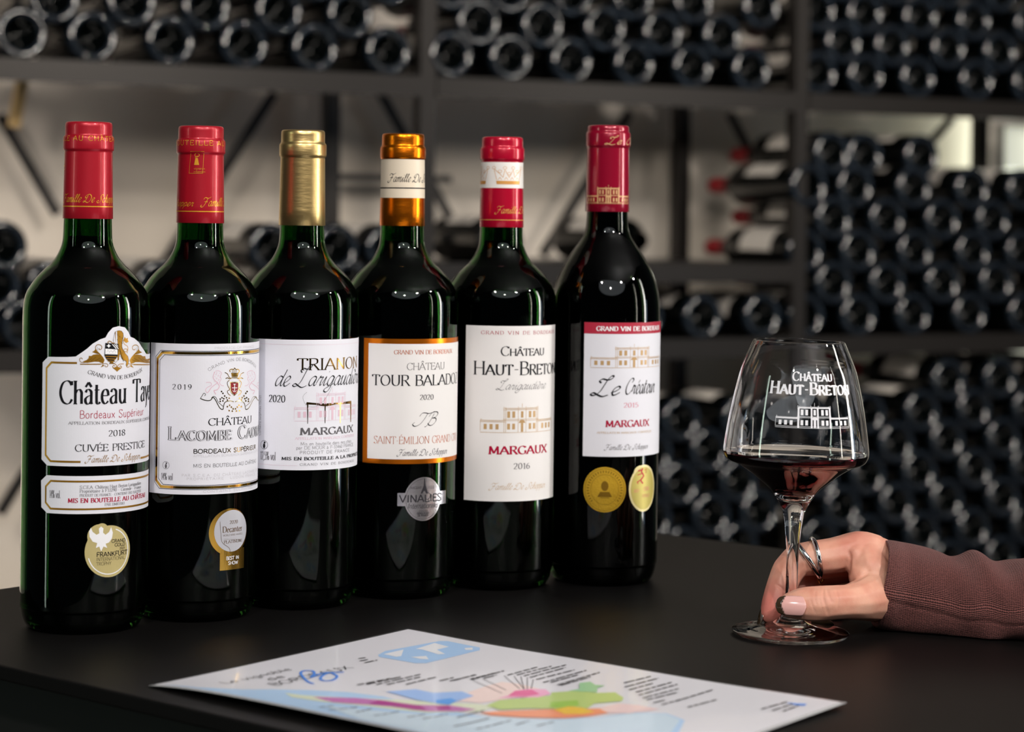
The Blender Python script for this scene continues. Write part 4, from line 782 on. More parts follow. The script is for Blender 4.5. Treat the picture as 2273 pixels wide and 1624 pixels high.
b.T(A, 'Famille De', 1096, 1157, 473, 15, 'scriptb', cap=True, vis=8.5); v0 = b.px(1110, 488, True)[1]; A.line([(-.045, v0), (.045, v0)], .0005, .0008); A.obj('gold_print', mat('orange_gold_print', srgb(222, 160, 84), .4, .3), b.cap)

# ---- bottle 6
M_glassdark = mat('dark_bottle_glass', (0.015, 0.03, 0.01), 0.035, trans=1.0, ior=1.36)
b = Bottle(BP[5][:2], BP[5][2], BL[5], STD6, .3095, capprof(.3095, .2508, .0150, .3045, .2950, 1.02), M_darkcap, .270, M_glassdark)
uL = b.px(1295, 900)[0]; uR = uL + .085; vT = b.px(1380, 716)[1]; vB = b.px(1360, 1013.5)[1]; vS = b.px(1380, 741)[1]
A = Art(b.body.mp, LIFT); A.fill([(uL, vB), (uL, vT), (uR, vT), (uR, vB)]); lab = A.obj('label', M_paper, b.root)
A = Art(b.body.mp, LIFT * 2); A.fill([(uL, vS), (uL, vT), (uR, vT), (uR, vS)]); A.obj('label_header', mat('crimson_header', srgb(176, 34, 60), .5), lab, 'crimson band across the label top')
K = Art(b.body.mp, LIFT * 2); C_ = Art(b.body.mp, LIFT * 2); Wt = Art(b.body.mp, LIFT * 3); O = Art(b.body.mp, LIFT * 2); Pk = Art(b.body.mp, LIFT * 2)
b.T(Wt, 'GRAND VIN DE BORDEAUX', 1325, 1465, 733.5, 9.5, 'serifb'); u0, v0 = b.px(1311, 815); u1, _ = b.px(1462, 815); _, v1 = b.px(1380, 768); chateau(O, u0, v0, u1 - u0, v1 - v0, .00024)
b.T(K, 'Le', 1322, 1374, 876, 31, 'scriptb'); b.T(K, 'Créateur', 1388, 1455, 874, 32, 'scriptb'); b.T(Pk, '2015', 1387, 1420, 904, 10); b.T(C_, 'MARGAUX', 1348, 1444, 947, 14, 'serifb'); b.T(O, 'APPELLATION MARGAUX CONTRÔLÉE', 1329, 1450, 961.7, 4, 'serif'); 
Gy = Art(b.body.mp, LIFT * 2); b.T(Gy, 'Famille De Schepper', 1346, 1442, 998, 11, 'scriptb')
K.obj('lettering', M_ink, lab); C_.obj('lettering', M_crim, lab, 'crimson lettering'); Wt.obj('lettering', M_white, lab, 'white lettering on the header'); O.obj('house_drawing', M_tan, lab, 'gold line drawing of a manor house'); Pk.obj('lettering', M_pink, lab, 'pink vintage year'); Gy.obj('lettering', M_grey, lab, 'grey script signature')
s_ = 1 / 3300.; u, v = b.px(1342.4, 1086.4)
A = Art(b.body.mp, LIFT); A.fill(ellipse(u, v, 48 * s_, 50 * s_)); md = A.obj('round_seal', M_seal, b.root, 'round gold seal sticker')
A = Art(b.body.mp, LIFT * 2); A.line(ellipse(u, v, 44 * s_, 46 * s_), .0002, closed=True); A.line(ellipse(u, v, 31 * s_, 33 * s_), .00015, closed=True)
for i in range(30):
    a = R_(220 - i * 8.9); A.line([(u + 35 * s_ * cos(a), v + 37 * s_ * sin(a)), (u + 40 * s_ * cos(a), v + 42 * s_ * sin(a))], .0005)
A.fill(ellipse(u, v + 8 * s_, 8 * s_, 11 * s_, 16)); A.fill([(u - 16 * s_, v - 16 * s_), (u - 10 * s_, v - 5 * s_), (u + 10 * s_, v - 5 * s_), (u + 16 * s_, v - 16 * s_)]); A.line([(u - 12 * s_, v - 12 * s_), (u, v - 6 * s_), (u + 12 * s_, v - 12 * s_)], .0004); A.line([(u - 10 * s_, v - 18 * s_), (u + 10 * s_, v - 18 * s_)], .0003)
A.obj('seal_relief', mat('dark_gold_print', srgb(150, 112, 30), .4, .7), md)
u, v = b.px(1429, 1083); A = Art(b.body.mp, LIFT); A.fill(ellipse(u, v, 42 * s_, 52 * s_)); u9, v9 = b.px(1421, 1048); A.fill(ellipse(u9, v9, 18 * s_, 15 * s_)); md = A.obj('oval_seal', mat('cream_gold_rim', srgb(232, 216, 160), .4, .2), b.root, 'oval pale gold seal with red lion')
A = Art(b.body.mp, LIFT * 2); A.fill(ellipse(u, v, 37 * s_, 47 * s_)); A.obj('seal_face', mat('olive_gold_print', srgb(196, 180, 96), .4, .3), md)
A = Art(b.body.mp, LIFT * 3); Z = lambda p: b.P(p, 3.248, 1000, 680)
A.line(Z(catmull([(1385, 1165), (1375, 1190), (1390, 1220), (1370, 1250), (1385, 1275)], 3)), .0011); A.line(Z([(1385, 1175), (1350, 1185)]), .0009); A.line(Z([(1385, 1200), (1345, 1215)]), .0006); A.line(Z([(1380, 1240), (1345, 1265), (1350, 1278)]), .0007); A.line(Z([(1395, 1180), (1412, 1170), (1405, 1200)]), .0004)
A.obj('red_lion', mat('red_lion_print', srgb(190, 34, 50), .5), md)
A = Art(b.body.mp, LIFT * 3); b.T(A, '2021', 1412, 1424, 1092, 6, 'sansb'); b.T(A, 'OR', 1434, 1446, 1088, 8, 'sansb'); b.T(A, 'GOLD', 1432, 1447, 1102, 6, 'sansb'); A.obj('lettering', mat('salmon_print', srgb(220, 150, 120), .5), md)
A = Art(b.capm.mp, LIFT * 1.5); b.T(A, 'Le Créateur', 1342, 1394, 319.5, 14, 'scriptb', cap=True, vis=5); u0, v0 = b.px(1304, 451, True); u1, _ = b.px(1376, 451, True); _, v1 = b.px(1345, 414, True); chateau(A, u0, v0, (u1 - u0) * 1.35, v1 - v0, .00028, True); A.obj('cream_print', M_cream, b.cap)

# ------------------------------------------------------------------ wine glass
GX, GY_ = .1681, 1.3243
gl = thing('wine_glass', 'clear stemmed glass of red wine with white printed manor, held at the stem', 'glass', (GX, GY_, 0))
k = 1 / 3714.
gp = [(34.6, 1.2), (34.8, 1.9), (34.2, 2.4), (26, 3.0), (18, 4.4), (11.5, 6.6), (7.6, 9.3), (5.6, 12.2), (4.3, 17), (3.65, 25), (3.55, 38), (3.7, 49), (4.4, 58), (5.4, 67.5), (6.8, 73.5), (8.6, 77.6), (11.6, 82.5), (15.2, 87), (20.6, 91.5), (27.2, 96.6), (34.8, 101.2), (40.6, 103.6), (42.8, 106.4), (43.4, 109.5), (43.1, 113), (41.9, 122), (40.1, 133), (37.4, 146), (34.6, 157.5), (31.4, 165.5), (28.2, 173), (27.1, 175.4)]
gp = smooth_prof([(a / 1000, c_ / 1000) for a, c_ in gp], 4)
gi = [(26.7, 175.5), (26.4, 175.2), (27.5, 172.8), (30.6, 165.4), (33.7, 157.4), (36.5, 146), (39.2, 133), (41.0, 122), (42.2, 113), (42.5, 109.6), (41.9, 107), (39.9, 104.7), (34.4, 102.3), (26.7, 97.7), (20.0, 92.6), (14.4, 88.4), (10.4, 84.8), (6.6, 82.4), (3.0, 81.3), (0, 81.0)]
gi = smooth_prof([(a / 1000, c_ / 1000) for a, c_ in gi], 3); gi[-1] = (0, gi[-1][1])
C0 = Vector((GX, GY_, 0))
V, F = lathe([(0, .0014), (.02, .0012), (.031, .0003), (.034, .0002)] + gp + gi, 128, C0); mesh_obj('glass_body', V, F, M_glass, gl, smooth=True)
WZ = .1083; inr = interp(gi)
wp = [(0, WZ), (inr(WZ) - .0012, WZ), (inr(WZ) + .0001, WZ + .0006)] + [(r + .0001, z) for r, z in gi if z < WZ][:-1] + [(0, .08105)]
V, F = lathe(wp, 128, C0); mesh_obj('wine', V, F, M_wine, gl, smooth=True)
gm = Cyl(C0, interp([(r, z) for r, z in gp if z > .109]), .0434)
lean = lambda x, y: (x - (1407 - y) * .0175, y + (x - 1757) * .0175)
A = Art(gm.mp, .00012)
def gt(txt, x0, x1, y, cpx, st, **kw):
    u0, v0 = gm.uv(*lean(x0, y)); u1, _ = gm.uv(*lean(x1, y)); A.text(txt, u0, v0, u1 - u0, cpx / 3714., st, **kw)
gt('Château', 1759, 1847, 844, 18, 'serifb', small=.8); gt('Haut-Breton', 1709, 1885, 873, 25, 'serifb', small=.78)
u0, v0 = gm.uv(*lean(1720, 948)); u1, _ = gm.uv(*lean(1884, 948)); _, v1 = gm.uv(*lean(1800, 898)); chateau(A, u0, v0, u1 - u0, v1 - v0, .0002, True)
A.obj('white_print', mat('etched_white', srgb(235, 235, 240), .6), gl)
gl.rotation_euler = (0, R_(1.0), 0)

# ------------------------------------------------------------------ laminated map sheet
pL, pF, pR = on_z(330, 1525), on_z(905, 1403), on_z(1880, 1572)
es = (pF - pL).normalized(); el = Vector((es.y, -es.x, 0)); SA, SB = (pF - pL).length, .297
def sheet_z(a, b):
    q = -b
    z = .0011 + .0006 * sin(q * 34) * sin(a * 22) + .0007 * (1 + sin(q * 26 + 1.2)) * (a / SA) ** 2
    e = max(0, 1 - a / .05); z += .0040 * e * e * (1 - math.exp(-q / .03))
    return z
def smap(a, b, l): return Vector((pL.x, pL.y, 0)) + es * a - el * b + ZV * (sheet_z(a, b) + l)
def sab(x, y):
    p = on_z(x, y, .0015) - pL; return (p.dot(es), -p.dot(el))
sheet_root = thing('vineyard_map', 'laminated wine region map lying flat at the counter edge', 'map', (pL + (pR - pL) / 2).to_tuple())
V = []; F = []; na, nb = 40, 56
for lay, th in ((0, .0), (1, -.0005)):
    for i in range(na + 1):
        for j in range(nb + 1): V.append(smap(SA * i / na, -SB * j / nb, th))
N1 = (na + 1) * (nb + 1)
for i in range(na):
    for j in range(nb):
        p = i * (nb + 1) + j; F.append((p, p + 1, p + nb + 2, p + nb + 1)[::-1]); F.append((N1 + p, N1 + p + 1, N1 + p + nb + 2, N1 + p + nb + 1))
for i in range(na):
    for j in (0, nb): p = i * (nb + 1) + j; F.append((p, p + nb + 1, N1 + p + nb + 1, N1 + p) if j else (p + nb + 1, p, N1 + p, N1 + p + nb + 1))
for j in range(nb):
    for i in (0, na): p = i * (nb + 1) + j; F.append((p + 1, p, N1 + p, N1 + p + 1) if i else (p, p + 1, N1 + p + 1, N1 + p))
M_lam = mat('laminate_edge', srgb(176, 176, 178), .25, coat=.5)
mesh_obj('laminate', V, F, M_lam, sheet_root, smooth=True)
V = []; F = []; mg = .0022
for i in range(na + 1):
    for j in range(nb + 1): V.append(smap(mg + (SA - 2 * mg) * i / na, -mg - (SB - 2 * mg) * j / nb, .00008))
for i in range(na):
    for j in range(nb): p = i * (nb + 1) + j; F.append((p, p + 1, p + nb + 2, p + nb + 1)[::-1])
paper = mesh_obj('paper', V, F, mat('map_paper', srgb(232, 232, 240), .32, coat=.25), sheet_root, smooth=True)
c4 = lambda p: [(x / 3.788 + 500, y / 3.788 + 1390) for x, y in p]; c5 = lambda p: [(x / 4.546 + 1000, y / 4.546 + 1400) for x, y in p]; c6 = lambda p: [(x / 2.94 + 1500, y / 2.94 + 1400) for x, y in p]
def region(name, pts, col, lv=1):
    A = Art(smap, .0001 + .00012 * lv); P = []
    for x, y in pts:
        a, q = sab(x, y); P.append((min(max(a, .003), SA - .003), min(max(q, -SB + .003), -.003)))
    b0_ = min(q[1] for q in P); b1_ = max(q[1] for q in P); nb_ = max(1, int(math.ceil((b1_ - b0_) / .006)))
    def cl(Q, y, k_):
        out = []
        for i in range(len(Q)):
            a, c_ = Q[i - 1], Q[i]; ia, ic = (a[1] - y) * k_ >= 0, (c_[1] - y) * k_ >= 0
            if ia != ic: t = (y - a[1]) / (c_[1] - a[1]); out.append((a[0] + (c_[0] - a[0]) * t, y))
            if ic: out.append(c_)
        return out
    for k_ in range(nb_):
        Q = cl(cl(P, b0_ + (b1_ - b0_) * k_ / nb_, 1), b0_ + (b1_ - b0_) * (k_ + 1) / nb_, -1)
        if len(Q) > 2: A.fill(Q, .006)
    A.obj(name, mat('print_' + '_'.join(map(str, col)), srgb(*col), .4, coat=.2), paper)
region('sea_print', [(350, 1524), (440, 1533), (537, 1535), (605, 1532), (690, 1532), (770, 1535), (850, 1543), (900, 1555), (1000, 1575), (1090, 1590), (1200, 1597), (1330, 1594), (1400, 1583), (1480, 1585), (1520, 1600), (1500, 1640), (1300, 1700), (900, 1700), (640, 1582), (500, 1552)], (182, 214, 248))
region('pale_sea_print', [(720, 1570), (900, 1580), (1080, 1590), (1200, 1599), (1330, 1596), (1400, 1585), (1478, 1587), (1510, 1600), (1480, 1640), (1300, 1690), (1000, 1690), (800, 1610)], (208, 228, 244), 2)
region('inset_map_print', c4([(1285, 245), (1345, 212), (1800, 128), (1870, 128), (2140, 178), (2140, 200), (1690, 310), (1600, 312), (1295, 262)]), (170, 206, 246))
for p in ([(1330, 240), (1500, 200), (1480, 255), (1440, 262)], [(1600, 195), (1760, 145), (1880, 175), (1780, 200), (1850, 235), (1790, 238), (1660, 200)], [(1560, 262), (1690, 252), (1710, 280), (1640, 278)], [(2010, 185), (2080, 180), (2080, 200), (2020, 200)]): region('continent_print', c4(p), (236, 238, 244), 2)
region('shore_print', c4([(500, 570), (640, 585), (1200, 600), (1550, 610), (2100, 640), (2300, 660), (2150, 705), (1700, 715), (1200, 665), (800, 640), (560, 610)]), (224, 232, 206), 2)
region('purple_district_print', c4([(740, 600), (880, 598), (1100, 598), (1330, 615), (1600, 650), (1900, 655), (2110, 690), (2000, 705), (1700, 703), (1400, 665), (1200, 652), (900, 642)]), (200, 122, 188), 3)
region('dark_purple_district_print', c4([(1210, 645), (1290, 615), (1480, 638), (1640, 655), (1690, 690), (1600, 693), (1400, 660)]), (178, 62, 148), 4)
region('dark_purple_district_print', c4([(1750, 660), (1880, 656), (1900, 690), (1790, 690)]), (178, 62, 148), 4)
region('blue_district_print', c4([(1350, 545), (1600, 522), (1750, 550), (1990, 538), (2090, 575), (1940, 620), (1880, 650), (1770, 635), (1600, 605), (1450, 565)]), (160, 196, 250), 3)
region('deep_blue_district_print', c4([(1770, 610), (1900, 595), (1945, 620), (1880, 650), (1775, 638)]), (92, 166, 246), 4)
region('blush_district_print', c5([(60, 690), (200, 600), (380, 540), (520, 508), (700, 530), (900, 580), (700, 660), (300, 715)]), (246, 222, 218), 2)
region('pink_district_print', c5([(780, 580), (960, 588), (1010, 630), (900, 668), (640, 665), (480, 668), (600, 640), (650, 600)]), (248, 176, 212), 3); region('magenta_district_print', c5([(580, 650), (650, 600), (820, 590), (900, 635), (760, 655)]), (236, 96, 160), 4)
region('green_district_print', c5([(360, 740), (500, 690), (1010, 650), (1020, 620), (1280, 605), (1480, 630), (1660, 625), (1745, 680), (1730, 715), (1450, 740), (1380, 790), (1100, 790), (800, 782), (500, 790)]), (190, 214, 128), 3)
region('sage_district_print', c5([(1180, 608), (1300, 590), (1300, 530), (1410, 518), (1460, 550), (1560, 556), (1480, 580), (1480, 625)]), (160, 210, 160), 4); region('leaf_green_district_print', c5([(1010, 720), (1280, 705), (1300, 760), (1120, 785), (1000, 775)]), (160, 204, 84), 4)
region('orange_district_print', c5([(300, 815), (480, 805), (950, 795), (1500, 793), (1590, 840), (1400, 872), (1150, 893), (700, 872), (400, 845)]), (248, 156, 116), 3); region('yellow_district_print', c5([(1040, 800), (1200, 768), (1330, 785), (1455, 830), (1350, 852), (1150, 850)]), (244, 200, 70), 4)
region('blush_district_print', c5([(1500, 785), (1700, 738), (1900, 758), (2110, 800), (1800, 845), (1580, 840)]), (244, 216, 216), 2)
region('logo_print', c6([(718, 478), (855, 488), (840, 500), (780, 495)]), (110, 160, 240), 2)
D1 = Art(smap, .0005); D2 = Art(smap, .0005)
def dashes(A, conv, segs, h=.0012):
    rnd = random.Random(3)
    for x0, y0, x1, y1 in segs:
        (p, q) = conv([(x0, y0), (x1, y1)]); a0, b0 = sab(*p); a1, b1 = sab(*q); L = hypot(a1 - a0, b1 - b0); s = 0
        while s < L:
            w_ = rnd.uniform(.0035, .009); e = min(s + w_, L); f = lambda t: (a0 + (a1 - a0) * t / L, b0 + (b1 - b0) * t / L)
            A.line([f(s), f(e)], h, .01); s = e + .0012
dashes(D1, c5, [(575, 445, 875, 370), (670, 445, 1020, 362), (740, 455, 1165, 350), (800, 470, 1160, 377), (865, 490, 1250, 400), (935, 520, 1370, 405), (1010, 520, 1300, 445), (1080, 545, 1505, 425), (1110, 550, 1410, 470), (30, 495, 250, 440), (215, 485, 540, 403), (335, 475, 465, 445), (1750, 530, 2030, 463), (1760, 570, 2100, 483), (1800, 600, 2040, 535), (1870, 625, 2230, 525), (1900, 655, 2290, 545), (1940, 685, 2300, 590), (1980, 705, 2300, 625), (2050, 735, 2170, 705), (2130, 755, 2330, 700)])
dashes(D1, c4, [(1110, 495, 1390, 440), (1190, 490, 1480, 425), (1270, 490, 1640, 405), (1360, 490, 1640, 425), (1520, 485, 1770, 425), (1800, 455, 1920, 428), (1890, 455, 2110, 405), (2060, 440, 2270, 390), (1120, 280, 1180, 272), (1130, 300, 1200, 288), (1170, 315, 1280, 292)])
dashes(D1, c6, [(0, 465, 240, 390), (80, 505, 270, 455), (560, 520, 725, 475), (630, 530, 760, 490), (700, 535, 800, 500)])
dashes(D2, c4, [(790, 710, 910, 680), (870, 735, 1110, 680), (1100, 740, 1230, 690), (1250, 765, 1460, 710), (1530, 765, 1680, 730), (1660, 775, 1870, 730), (1950, 760, 2180, 700), (1930, 845, 2220, 770)])
dashes(D2, c5, [(70, 865, 260, 815), (30, 970, 390, 880), (260, 1000, 610, 905), (660, 955, 790, 915), (870, 970, 1050, 925)])
for s_ in ((540, 450, 700, 580), (640, 455, 740, 580), (710, 460, 745, 590), (775, 470, 775, 590), (835, 490, 815, 580), (210, 485, 520, 620), (330, 480, 560, 590)):
    p, q = c5([(s_[0], s_[1]), (s_[2], s_[3])]); D2.line([sab(*p), sab(*q)], .0004, .01)
def mtext(A, txt, p0, p1, cap, st):
    a0, b0 = sab(*p0); a1, b1 = sab(*p1); A.text(txt, a0, (b0 + b1) / 2, hypot(a1 - a0, b1 - b0), cap, st)
mtext(D1, 'Le vignoble', (499, 1521), (652, 1489), .0060, 'sans'); mtext(D1, 'de', (600, 1512), (637, 1505), .0060, 'sans'); mtext(D1, 'BORDEAUX', (606, 1523), (792, 1486), .0070, 'sans')
D1.obj('lettering', M_ink, paper); D2.obj('lettering', M_grey, paper, 'faint small lettering and leader lines')
A = Art(smap, .0006); A.line([sab(*p) for p in catmull(c4([(745, 490), (690, 470), (635, 410), (660, 385), (730, 385), (750, 410), (720, 440), (800, 410), (880, 400), (940, 430), (900, 460), (830, 465), (800, 445), (860, 405), (1000, 395)]), 5)], .0014, .004); A.obj('blue_flourish', mat('print_blue', srgb(74, 140, 232), .4), paper)
#@@PART3
# ------------------------------------------------------------------ person: right hand and sleeved forearm
def proj(p):
    z = p.z - EYE; d = p.y * cos(PIT) - z * sin(PIT); u_ = p.y * sin(PIT) + z * cos(PIT)
    x = FPX * p.x / d; y = -FPX * u_ / d + CYS
    return IW / 2 + x * cos(ROL) - y * sin(ROL), IH / 2 + x * sin(ROL) + y * cos(ROL)
person = thing('person', 'hand with two rings and brown knitted sleeve pinching the wine glass stem', 'person', at(1990, 1400, 1.35).to_tuple())
chains = [
 # index finger
 [(1902, 1221, 1.352, 12), (1850, 1233, 1.351, 11.4), (1800, 1238.5, 1.350, 10.8), (1770, 1243, 1.349, 10.2)],
 [(1770, 1243, 1.349, 10.2), (1750, 1266, 1.347, 10.0), (1739, 1290, 1.344, 9.7), (1729, 1317, 1.341, 9.3)],
 [(1729, 1317, 1.341, 9.3), (1720, 1343, 1.3385, 8.6), (1712.5, 1362, 1.3365, 6.9)],
 # middle
 [(1904, 1238, 1.373, 11.5), (1850, 1247, 1.374, 10.2), (1797, 1258, 1.373, 9.8), (1776, 1300, 1.370, 9.2), (1790, 1345, 1.364, 8.4), (1812, 1366, 1.360, 6.8)],
 # ring
 [(1915, 1253, 1.392, 10.5), (1862, 1262, 1.394, 9.8), (1818, 1280, 1.394, 9.2), (1806, 1320, 1.388, 8.6), (1830, 1355, 1.381, 7.6), (1850, 1368, 1.376, 6.4)],
 # little
 [(1932, 1272, 1.408, 9.5), (1890, 1290, 1.412, 8.3), (1862, 1320, 1.406, 7.4), (1874, 1352, 1.399, 6.2)],
 # thumb
 [(1754, 1343, 1.3125, 7.6), (1784, 1340, 1.3112, 10.0), (1816, 1339.5, 1.3105, 10.8), (1850, 1337, 1.311, 10.5), (1884, 1335, 1.3145, 10.6), (1912, 1331, 1.322, 12.4), (1945, 1322, 1.336, 15.5), (1990, 1306, 1.349, 17), (2060, 1310, 1.352, 18)],
 # metacarpals and back of the hand
 [(1902, 1221, 1.352, 12), (1930, 1228, 1.352, 13), (1960, 1247, 1.352, 13.6), (2005, 1275, 1.353, 16), (2090, 1305, 1.353, 17)],
 [(1904, 1238, 1.373, 11.5), (1950, 1252, 1.371, 13), (2005, 1280, 1.368, 16), (2090, 1308, 1.362, 19)],
 [(1915, 1253, 1.392, 10.5), (1960, 1270, 1.388, 12), (2010, 1292, 1.382, 14), (2090, 1312, 1.372, 17)],
 [(1932, 1272, 1.408, 9.5), (1975, 1290, 1.402, 11), (2020, 1305, 1.392, 13), (2090, 1316, 1.376, 16)],
 # web between thumb and index finger
 [(1903, 1236, 1.347, 10.5), (1909, 1262, 1.342, 8.2), (1918, 1283, 1.338, 9.5), (1945, 1300, 1.342, 14)],
 [(1925, 1240, 1.346, 11), (1935, 1270, 1.342, 13), (1960, 1290, 1.348, 15)],
 # palm side filler and wrist to forearm
 [(1950, 1290, 1.360, 12), (2000, 1300, 1.362, 17)],
 [(2060, 1312, 1.352, 18), (2150, 1326, 1.344, 18), (2300, 1334, 1.325, 18), (2600, 1330, 1.29, 20)],
]
bm = bmesh.new()
def blob(p, r, n=12):
    bmesh.ops.create_icosphere(bm, subdivisions=2, radius=r, matrix=Matrix.Translation(p))
for ch_ in chains:
    Q = [(at(x, y, Y), r / 1000.) for x, y, Y, r in ch_]
    # spline through the joints so that fingers bend smoothly
    for i in range(len(Q) - 1):
        a, b_ = Q[i], Q[i + 1]; L = (b_[0] - a[0]).length; n = max(2, int(L / (.0016 if a[1] < .013 else .004)))
        p0 = Q[max(i - 1, 0)]; p3 = Q[min(i + 2, len(Q) - 1)]
        for k_ in range(n + (1 if i == len(Q) - 2 else 0)):
            t = k_ / n
            h = lambda A_, B_, C_, D_: 0.5 * (B_ * 2 + (C_ - A_) * t + (A_ * 2 - B_ * 5 + C_ * 4 - D_) * t * t + (B_ * 3 - A_ - C_ * 3 + D_) * t ** 3)
            blob(h(p0[0], a[0], b_[0], p3[0]), max(.003, h(p0[1], a[1], b_[1], p3[1])))
me = bpy.data.meshes.new('hand_tmp'); bm.to_mesh(me); bm.free()
tmp = bpy.data.objects.new('hand_tmp', me); COL.objects.link(tmp)
md_ = tmp.modifiers.new('r', 'REMESH'); md_.mode = 'VOXEL'; md_.voxel_size = .00075
md_ = tmp.modifiers.new('s', 'SMOOTH'); md_.factor = .5; md_.iterations = 10
dg = bpy.context.evaluated_depsgraph_get(); ev = tmp.evaluated_get(dg); hm = bpy.data.meshes.new_from_object(ev); hm.name = 'hand'
bpy.data.objects.remove(tmp)
# skin creases, pressed into the surface
creases = [([(1829, 1305), (1827, 1322), (1831, 1342), (1839, 1364)], .00050, 2.6), ([(1835, 1304), (1838, 1318), (1846, 1336)], .00042, 2.2), ([(1856, 1310), (1860, 1326), (1859, 1348)], .00030, 2.2), ([(1811, 1310), (1809, 1326), (1812, 1342)], .00026, 2.0), ([(1799, 1330), (1803, 1344), (1811, 1362)], .00026, 2.0), ([(1821, 1316), (1820, 1334), (1826, 1352)], .0002, 2.0),
           ([(1884, 1224), (1887, 1240), (1884, 1262), (1883, 1275)], .0010, 4.0), ([(1723, 1297), (1732, 1303), (1741, 1312)], .0007, 2.8), ([(1733, 1234), (1738, 1232), (1743, 1234)], .0003, 1.8), ([(1896, 1290), (1915, 1279), (1930, 1268)], .0006, 3.5), ([(1850, 1272), (1868, 1266), (1880, 1262)], .0002, 3)]
segs = []
for pts, dep, wdt in creases:
    P = catmull(pts, 4)
    for i, (a, b_) in enumerate(zip(P, P[1:])):
        e = sin(pi * (i + .5) / (len(P) - 1)) ** .5
        segs.append((a, b_, dep * e, wdt))
camp = Vector((0, 0, EYE))
for v in hm.vertices:
    if v.co.x > .24 or (v.normal.dot(v.co - camp) > 0): continue
    x, y = proj(v.co); best = 0
    for a, b_, dep, wdt in segs:
        if abs(x - a[0]) > 14 or abs(y - a[1]) > 16: continue
        dx, dy = b_[0] - a[0], b_[1] - a[1]; t = max(0, min(1, ((x - a[0]) * dx + (y - a[1]) * dy) / (dx * dx + dy * dy)))
        dd = hypot(x - a[0] - dx * t, y - a[1] - dy * t); best = max(best, dep * math.exp(-(dd / wdt) ** 2))
    if best > 1e-5 and v.co.y < 1.36: v.co -= v.normal * best
for v in hm.vertices:
    if v.co.z < .0008: v.co.z = .0008
M_skin = mat('skin', srgb(224, 166, 142), .46, sss=.12); nt, bs = NB(M_skin)
bs.inputs['Subsurface Radius'].default_value = (1, .35, .2); bs.inputs['Subsurface Scale'].default_value = .003
n = noise_col(M_skin, srgb(216, 148, 126), srgb(230, 176, 152), 60, 3, .35, .65)
noise_bump(M_skin, 1500, .22, .0003, 4)
vc = hm.color_attributes.new('blush', 'FLOAT_COLOR', 'POINT')
tips = [(at(1715, 1352, 1.338), .017, .9), (at(1735, 1300, 1.343), .014, .35), (at(1760, 1352, 1.311), .009, .35), (at(1850, 1366, 1.376), .014, .9), (at(1812, 1366, 1.36), .014, .8), (at(1900, 1190, 1.345), .014, .25), (at(1800, 1270, 1.36), .016, .5)]
for i, v in enumerate(hm.vertices):
    k_ = 0
    for p, rr, am in tips: k_ = max(k_, am * math.exp(-((v.co - p).length / rr) ** 2))
    vc.data[i].color = (k_, k_, k_, 1)
at_ = nt.nodes.new('ShaderNodeAttribute'); at_.attribute_name = 'blush'; mxn = nt.nodes.new('ShaderNodeMix'); mxn.data_type = 'RGBA'
src_ = bs.inputs['Base Color'].links[0].from_socket
nt.links.new(at_.outputs['Fac'], mxn.inputs[0]); nt.links.new(src_, mxn.inputs[6]); mxn.inputs[7].default_value = (*srgb(208, 104, 98), 1); nt.links.new(mxn.outputs[2], bs.inputs['Base Color'])
hm.materials.clear(); hm.materials.append(M_skin); hm.polygons.foreach_set('use_smooth', [True] * len(hm.polygons))
hand = bpy.data.objects.new('hand', hm); COL.objects.link(hand); hand.parent = person; hand.matrix_parent_inverse = Matrix.Translation(-person.location)

